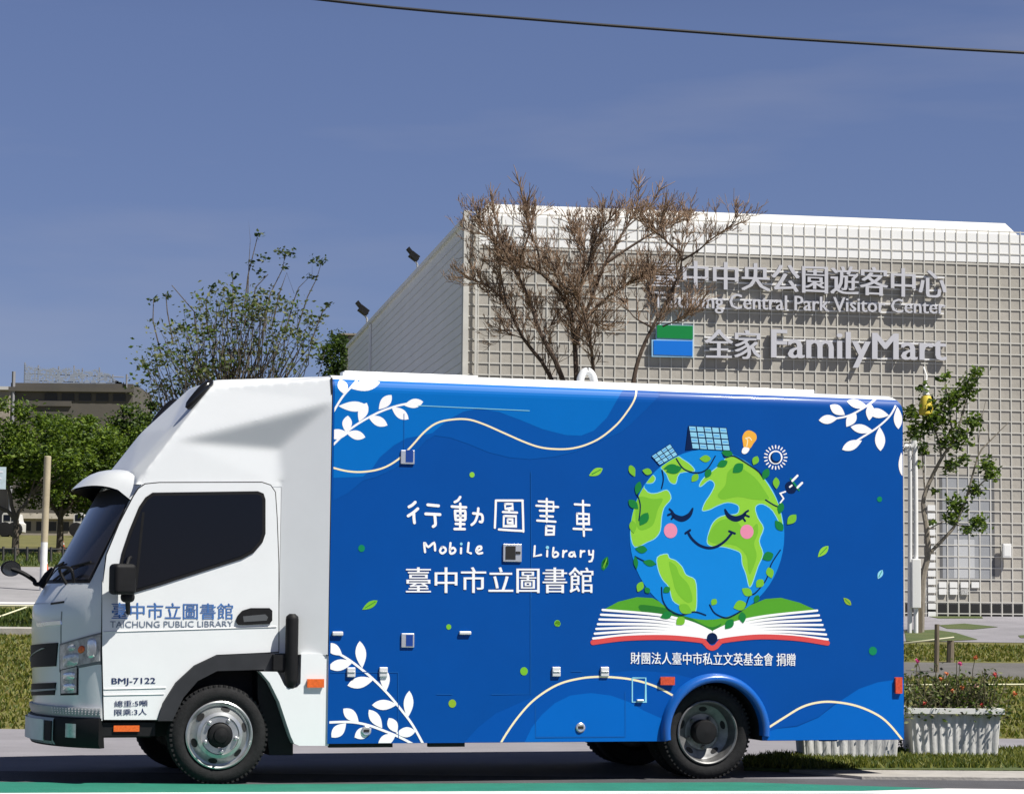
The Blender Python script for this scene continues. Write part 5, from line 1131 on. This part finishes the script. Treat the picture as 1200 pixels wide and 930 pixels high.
def flowers(pl, label, hgt, seed, right):
    random.seed(seed); root_, hw, hd, ht = pl; L_ = root_.location; root = empty('flowering_shrub', (L_.x, L_.y, L_.z + ht * .9)); tag(root, label, 'shrub', 'flowering shrubs in the planters'); q = MB(); pts = []; tips = []
    for i in range(120):
        x, y = random.uniform(-hw * .95, hw * .95), random.uniform(-hd, hd) * .8; h = hgt * random.uniform(.25, .75) * (1.45 if random.random() < .16 else 1); p1 = (x + random.gauss(.03, .10), y + random.gauss(0, .08), h)
        W_ = wob((x, y, -.05), p1, 3, .05); q.tube(W_, [.005, .0045, .004, .0025], 4, cap=False); tips.append(p1)
        for w_ in W_[1:]:
            for k in range(random.randint(2, 6)): pts.append((w_.x + random.gauss(0, .03), w_.y + random.gauss(0, .03), w_.z + random.gauss(0, .025)))
    for i in range(26): pts += [(random.uniform(-hw, hw * 1.15), -hd * 1.1 + random.gauss(0, .03), random.gauss(-.0, .03)) for k in range(5)]
    for i in range(22):
        x = hw * (1 + random.uniform(-.1, .28)); z = random.uniform(-.02, .2); pts += [(x + random.gauss(0, .03), random.gauss(0, .1), z + random.gauss(0, .03)) for k in range(6)]
    q.build('stems', STEM, root); leaves_obj('foliage', pts, .04, [LG1, LG3, LG4, STEM], [3, 3, 4, 3], root)
    spots = [(1125, 777, 2), (1109, 789, 0), (1103, 795, 0), (1143, 770, 0), (1128, 805, 0), (1117, 809, 0), (1150, 825, 1), (1083, 824, 1), (1144, 802, 3), (1075, 774, 2), (1189, 812, 0), (1166, 790, 1)] if right else []
    for px, py, ci in spots:
        Q = at(px, py, L_.y - .15); f = MB(); c = Vector((Q.x - L_.x, -.15, Q.z - root.location.z))
        for k in range(26):
            d = Vector((random.gauss(0, 1), random.gauss(0, 1), random.gauss(0, 1))).normalized(); e = d.cross(Vector((.3, .5, .8))).normalized() * .009; g = d.cross(e).normalized() * .009; r_ = random.uniform(.004, .019); m_ = c + d * r_
            f.quad(m_ - e, m_ + g, m_ + e + d * .006, m_ - g)
        f.build('blossom', FLW[ci], root)
        sq = MB(); sq.tube([c, c * .9 + Vector((0, 0, -.05)), (c.x * .92, c.y + .1, max(-.02, c.z - .3))], .003, 4); sq.build('flower_stem', STEM, root)
flowers(pl1, 'scraggly flowering shrub with orange, red and pink blossoms in the right planter', .40, 9, True)
flowers(pl2, 'low green shrub in the planter behind the tail of the truck', .3, 10, False)
# clump of weeds between the planters
c = ground(1043, 889); wr_ = empty('weed_clump', (c.x, c.y + .05, c.z + .03)); tag(wr_, 'dark leafy weed clump on the verge between the two white planters', 'plant'); pts = [(random.gauss(0, .09), random.gauss(0, .07), abs(random.gauss(0, .07))) for k in range(420)]; leaves_obj('foliage', pts, .045, [LG3, LG1], [5, 1], wr_)

# ------------------------------------------------------------------ posts, ropes, signs, far buildings
WOOD = mat('weathered_wood', (.16, .13, .09), .9, var=.3, scale=6, stretch=(8, 8, 1)); ROPE = mat('rope_yellow_white', (.68, .66, .45), .8); POSTT = mat('post_tan', (.42, .36, .25), .7, var=.12, scale=4); POSTW = mat('post_white', (.76, .76, .75), .6, var=.05)
# white double pipe with a box, beside the young tree
b = ground(1070, 742); pp_ = empty('cable_pipe', tuple(b)); tag(pp_, 'white double pipe with a small box, standing between the truck and the young tree', 'pipe')
rb = lambda px, py: (at(px, py, b.y).x - b.x, at(px, py, b.y).z - b.z)
for i, (xa, xt, yt) in enumerate(((1066, 1056, 527), (1073, 1058, 523))):
    x0, z0 = rb(xa, 742); x1, z1 = rb(xa + .5 - (1.2 if i else 0), yt + 12); x2, z2 = rb(xa - 6, yt + 1); x3, z3_ = rb(xt - 14, yt)
    q = MB(); q.tube(catmull([(x0, -.02 * i, -.1), (x1, -.02 * i, z1), (x2, -.02 * i, z2), (x3, -.02 * i, z3_)], 6), .036, 10); q.build('pipe', POSTW, pp_, smooth=True)
x0, z0 = rb(1067.5, 712); x1, z1 = rb(1077.5, 655); q = MB(); q.box(x0, x1, -.12, -.045, z0, z1); q.build('box', PW, pp_, bevel=.01)
q = MB(); q.box(x1 - .02, x1 + .03, -.02, .02, -.1, z0 + .1); q.build('base_post', WOOD, pp_)
# stakes and rope on the right lawn
for (px, py0, py1, r_, lab) in ((1097, 788, 731, .032, 'thin weathered wooden stake behind the flowers, left and taller of two'), (1113, 776, 750, .05, 'short thick wooden stake behind the flowers, right of the thin stake')):
    g = ground(px, py0); t_ = at(px + 1, py1, g.y); q = MB(); q.tube([(0, 0, -.1), (.01, 0, (t_.z - g.z) * .5), (t_.x - g.x, 0, t_.z - g.z)], [r_, r_ * .95, r_ * .9], 8); o = q.build('wooden_stake', WOOD, None, smooth=True); o.location = g; tag(o, lab, 'stake', 'wooden stakes on the lawn')
def rope(label, pts, r_=.012):
    q = MB(); q.tube(pts, r_, 6); o = q.build('rope', ROPE, None, smooth=True); tag(o, label, 'rope', 'ropes round the lawns')
g1 = ground(1113, 776).y
rope('pale rope running from the short wooden stake down towards the white pipes', [at(1055, 754, g1 + .3), at(1080, 751, g1), at(1097, 749, g1 - .05), at(1118, 746.5, g1 - .05)], .014)
Yr = 27.5; rope('pale rope stretched low across the lawn right of the flowers', [at(1050, 802, Yr), at(1120, 802, Yr), at(1215, 801.5, Yr), at(1300, 801, Yr)], .012)
Yr = 30.; rope('pale rope stretched low across the left lawn, below the white kerb', [at(-60, 777, Yr), at(20, 776.5, Yr), at(60, 776.5, Yr)], .012)
rope('pale rope along the upper left grass strip, level', [at(-60, 709, 38.5), at(0, 709.3, 38.5), at(60, 709.6, 38.5)], .014)
rope('pale rope slanting up towards the cab on the upper left grass strip', [at(-40, 733, 36.5), at(0, 722, 37.5), at(34, 710, 38.6)], .014)
# tall post, white below and tan above
g = ground(50, 692); po = empty('tall_post', tuple(g)); tag(po, 'tall post painted white below and tan above, left of the windscreen', 'post')
tpz = at(56, 535, g.y); midz = at(52, 635, g.y); q = MB(); q.tube([(0, 0, -.2), (midz.x - g.x, 0, midz.z - g.z)], .066, 14); q.build('white_section', POSTW, po, smooth=True)
q = MB(); q.tube([(midz.x - g.x, 0, midz.z - g.z + .002), (tpz.x - g.x, 0, tpz.z - g.z), (tpz.x - g.x, 0, tpz.z - g.z + .012)], [.066, .066, .055], 14); q.build('tan_section', POSTT, po, smooth=True)
# roadside sign cut by the left edge
Ys = 52.; a = at(2, 578, Ys); sg = empty('park_sign', (a.x - .1, Ys, gz(Ys))); tag(sg, 'small pale blue sign on a pole at the far left edge', 'sign'); SB = mat('sign_pale_blue', (.55, .66, .70), .5, var=.1)
top_ = at(2, 547, Ys).z - gz(Ys); bot_ = at(2, 573, Ys).z - gz(Ys)
q = MB(); q.box(-.26, at(7, 560, Ys).x - a.x + .1, -.03, .0, bot_, top_); pn = q.build('panel', SB, sg)
q = MB(); q.tube([(0, .03, -.2), (0, .03, top_)], .03, 8); q.build('pole', SILVER, sg, smooth=True)
SM = mat('sign_mark_white', (.8, .82, .84), .5)
for k in range(3): q = MB(); zz = top_ - .09 - k * .14; q.box(-.2, .12 - .03 * k, -.034, -.0305, zz - .035, zz); q.build('stripe_mark', SM, pn)
# cones
CO = mat('cone_orange', (.70, .10, .03), .5); CWt = mat('cone_white', (.75, .75, .75), .5)
for px, py, Y_, s_, lab in ((74, 633, 62, .15, 'tiny white topped orange cone under the dense trees'), (53.5, 663, 51, .2, 'orange traffic cone beside the tall white post')):
    a = at(px, py, Y_); c = empty('traffic_cone', (a.x, Y_, gz(Y_) + .008)); tag(c, lab, 'cone', 'orange traffic cones by the park road'); s_ = s_ / .45
    q = MB(); q.box(-.18 * s_, .18 * s_, -.18 * s_, .18 * s_, 0, .03 * s_); q.tube([(0, 0, .02 * s_), (0, 0, .25 * s_), (0, 0, .7 * s_)], [.14 * s_, .10 * s_, .025 * s_], 14); q.build('body', CO, c, smooth=True)
    q = MB(); q.tube([(0, 0, .3 * s_), (0, 0, .48 * s_)], [.098 * s_, .068 * s_], 14); q.build('reflective_band', CWt, c, smooth=True)
# pale low buildings and a parked van beyond the dense trees
CONC = mat('old_concrete', (.33, .29, .24), .9, var=.25, scale=.8, bump=.3, bscale=3); CONB = mat('brown_concrete', (.13, .115, .095), .9, c2=(.08, .076, .07), scale=.25, bump=.3, bscale=2); DARKO = mat('dark_opening', (.03, .03, .035), .7)
Yb = 95.; zt = gz(Yb)
a = at(22, 640, Yb); b = at(84, 640, Yb); sh = empty('low_shed', (a.x, Yb, zt)); tag(sh, 'low beige concrete shed seen under the dense trees', 'shed'); hh = at(22, 601, Yb).z - zt; wdt = b.x - a.x
q = MB(); q.box(0, wdt, 0, 4, -.5, hh * .75); q.build('wall', CONC, sh); q = MB(); q.box(-.15, wdt + .15, -.2, 4.2, hh * .75, hh); q.build('roof', mat('pale_roof', (.55, .50, .42), .8, var=.1), sh)
for k in range(4): q = MB(); q.box(wdt * (.08 + .24 * k), wdt * (.22 + .24 * k), -.01, .3, hh * .2, hh * .62); q.build('opening', DARKO, sh)
for px0, px1, lab, Yv in ((2, 17, 'small white van parked beyond the dense trees, at the left edge', 88.), (86, 99, 'white van parked beyond the dense trees, mostly behind the windscreen', 90.)):
    a = at(px0, 620, Yv); b = at(px1 + 3, 620, Yv); vn = empty('parked_van', (a.x, Yv, gz(Yv))); tag(vn, lab, 'van', 'vans parked beyond the trees'); wv = b.x - a.x; hv = at(px0, 600, Yv).z - gz(Yv)
    hb_ = hv * .98; q = MB(); q.plate([(0, .2), (wv, .2), (wv, hb_ * .6), (wv * .86, hb_ * .66), (wv * .74, hb_), (.05, hb_), (0, hb_ * .9)], 0, 1.6); q.build('body', PARA, vn, bevel=.03)
    q = MB(); q.plate([(wv * .60, hb_ * .66), (wv * .8, hb_ * .66), (wv * .72, hb_ * .92), (wv * .60, hb_ * .92)], -.01, .02); q.build('side_window', GLASS, vn); q = MB(); q.plate([(wv * .1, hb_ * .66), (wv * .54, hb_ * .66), (wv * .54, hb_ * .92), (wv * .1, hb_ * .92)], -.01, .02); q.build('side_window', GLASS, vn)
    for f in (.2, .8): q = MB(); q.lathe([(.26, .0), (.28, .03), (.28, .2), (0, .2)], 16, c=(wv * f, -.02, .28)); q.lathe([(.26, 0), (.16, -.005), (0, -.005)], 16, 0, (wv * f, -.02, .28)); q.build('wheel', RUBBER, vn, smooth=True)
# unfinished building with netting on its roof
Yc = 150.; a = at(8, 620, Yc); b = at(152, 620, Yc); ub = empty('unfinished_building', (a.x, Yc, gz(Yc))); tag(ub, 'brown unfinished building with netted scaffolding on the roof, behind the dense trees', 'building'); Wb = b.x - a.x
zz = lambda py: at(80, py, Yc).z - gz(Yc)
q = MB(); q.box(0, Wb, 0, 8, -1, zz(449)); q.build('wall', CONB, ub); q = MB(); q.box(-.1, Wb + .1, -.25, 0, zz(459), zz(454)); q.build('floor_edge', CONB, ub); q = MB(); q.box(.1, Wb * .5, -.12, -.0, zz(476), zz(470)); q.build('floor_edge', CONB, ub)
for k in range(5): q = MB(); x = Wb * (.28 + .14 * k); q.box(x, x + Wb * .1, -.05, .2, zz(470), zz(461)); q.build('window_opening', DARKO, ub)
NET = mat('scaffold_net', (.30, .34, .42), .8); PIPE = mat('scaffold_pipe', (.25, .25, .27), .6); px_ = np.array([24, 40, 64, 82, 92, 112, 128, 141]); tops = [427, 430, 431, 430, 433, 432, 440, 449]
def nx_(px): return at(px, 600, Yc).x - a.x
q = MB()
for i, px in enumerate(px_): q.tube([(nx_(px), .1, zz(452)), (nx_(px), .1, zz(tops[i] - 2))], .045, 5)
for py in (446, 438): q.tube([(nx_(24), .1, zz(py)), (nx_(141), .1, zz(py + 3))], .035, 5)
q.build('scaffold', PIPE, ub)
q = MB(); n = 60
for i in range(n):
    for j in range(10):
        u = i / n; px = 24 + 115 * u; tpy = float(np.interp(px, px_, tops)) + 2.5 * abs(math.sin(u * 22)); f0, f1 = j / 10, (j + 1) / 10; y0 = 450 + (tpy - 450) * f0; y1 = 450 + (tpy - 450) * f1
        if random.random() < .62: q.obox((nx_(px + 1), .05, zz((y0 + y1) / 2)), (.05, 0, 0), (0, .01, 0), (0, 0, .04)); 
        q.obox((nx_(px + 1), .05, zz(y1)), (nx_(px + 1) - nx_(px), 0, 0), (0, .006, 0), (0, 0, .006))
    q.obox((nx_(24 + 115 * i / n), .05, zz(450 + (float(np.interp(24 + 115 * i / n, px_, tops)) - 450) / 2)), (.007, 0, 0), (0, .006, 0), (0, 0, abs(zz(450) - zz(float(np.interp(24 + 115 * i / n, px_, tops)))) / 2))
q.build('netting', NET, ub)
q = MB(); x = nx_(12); q.tube([(x, -.1, 0), (x, -.1, zz(436))], .12, 6); q.tube([(nx_(145), -.1, zz(460)), (nx_(145), -.1, zz(438))], .06, 6); q.build('corner_pole', PIPE, ub)
a2 = at(-80, 620, 160.); b2 = at(7, 620, 160.); q = MB(); q.box(0, b2.x - a2.x, 0, 6, -1, at(0, 457, 160.).z - gz(160)); wg = empty('white_roofed_block', (a2.x, 160, gz(160))); tag(wg, 'pale roofed block at the left edge beside the unfinished building', 'building'); q.build('wall', CONC, wg)
q = MB(); q.box(-.2, b2.x - a2.x + .2, -.3, 6, at(0, 457, 160.).z - gz(160) + .01, at(0, 453, 160.).z - gz(160)); q.build('roof', PARA, wg)
# grey block beyond the side wall of the visitor building and a dark hedge tree before it
Yg = 72.; a = at(396, 600, Yg); b = at(424, 600, Yg); gb = empty('grey_block', (a.x, Yg, gz(Yg))); tag(gb, 'grey block just left of the slanting side wall of the pale building', 'building'); q = MB(); q.box(0, b.x - a.x, 0, 6, -2, at(400, 393, Yg).z - gz(Yg)); q.build('wall', mat('grey_block_wall', (.30, .28, .27), .8, var=.1), gb); q = MB(); q.box(.0, .22, -.1, -.0, -2, at(400, 391, Yg).z - gz(Yg)); q.build('corner_pole', mat('dark_pole', (.06, .06, .06), .7), gb); q = MB(); q.box(-.05, b.x - a.x, -.15, 6, at(400, 393, Yg).z - gz(Yg) + .002, at(400, 391, Yg).z - gz(Yg)); q.build('roof_edge', CONC, gb)
Yh = 66.; a = at(378, 600, Yh); hgt = at(385, 385, Yh).z - gz(Yh); leafy_tree('dark clipped tree between the sparse tree and the pale building', (a.x + .1, Yh, gz(Yh)), [((.17, 0, hgt - .7), (.26, .4, .7)), ((.15, 0, hgt - 2.2), (.32, .5, 1.0))], 70, 120, .1, [LG3, LG1], [5, 2], .09, (0, 0, 2.0), None, .14, 'dark_tree')
# low fence line under the trees
q = MB(); Yf = 54.
for i in range(9): x = at(-10 + i * 14, 640, Yf).x; q.tube([(x, Yf, gz(Yf) - .1), (x, Yf, gz(Yf) + .35)], .03, 6)
q.tube([(at(-12, 640, Yf).x, Yf, gz(Yf) + .3), (at(104, 640, Yf).x, Yf, gz(Yf) + .3)], .02, 6); o = q.build('low_rail_fence', mat('fence_dark', (.05, .05, .05), .7), None); tag(o, 'low dark rail fence along the grass under the dense trees', 'fence')
# overhead cable
Yw = 25.; q = MB(); cp_ = []
for i in range(41):
    px = 200 + 1300 * i / 40; py = float(np.interp(px, [200, 370, 450, 520, 700, 900, 1100, 1200, 1500], [-22, -1, 8, 14.5, 29, 44, 56.5, 62, 77])); cp_.append(at(px, py, Yw))
q.tube([tuple(p) for p in cp_], .0165, 8); o = q.build('overhead_cable', mat('cable_black', (.012, .012, .014), .6), None, smooth=True); tag(o, 'black overhead cable slanting across the sky', 'cable')

# nothing deeper than thing > part > sub-part
for o in list(scene.objects):
    while o.parent and o.parent.parent and o.parent.parent.parent: o.parent = o.parent.parent
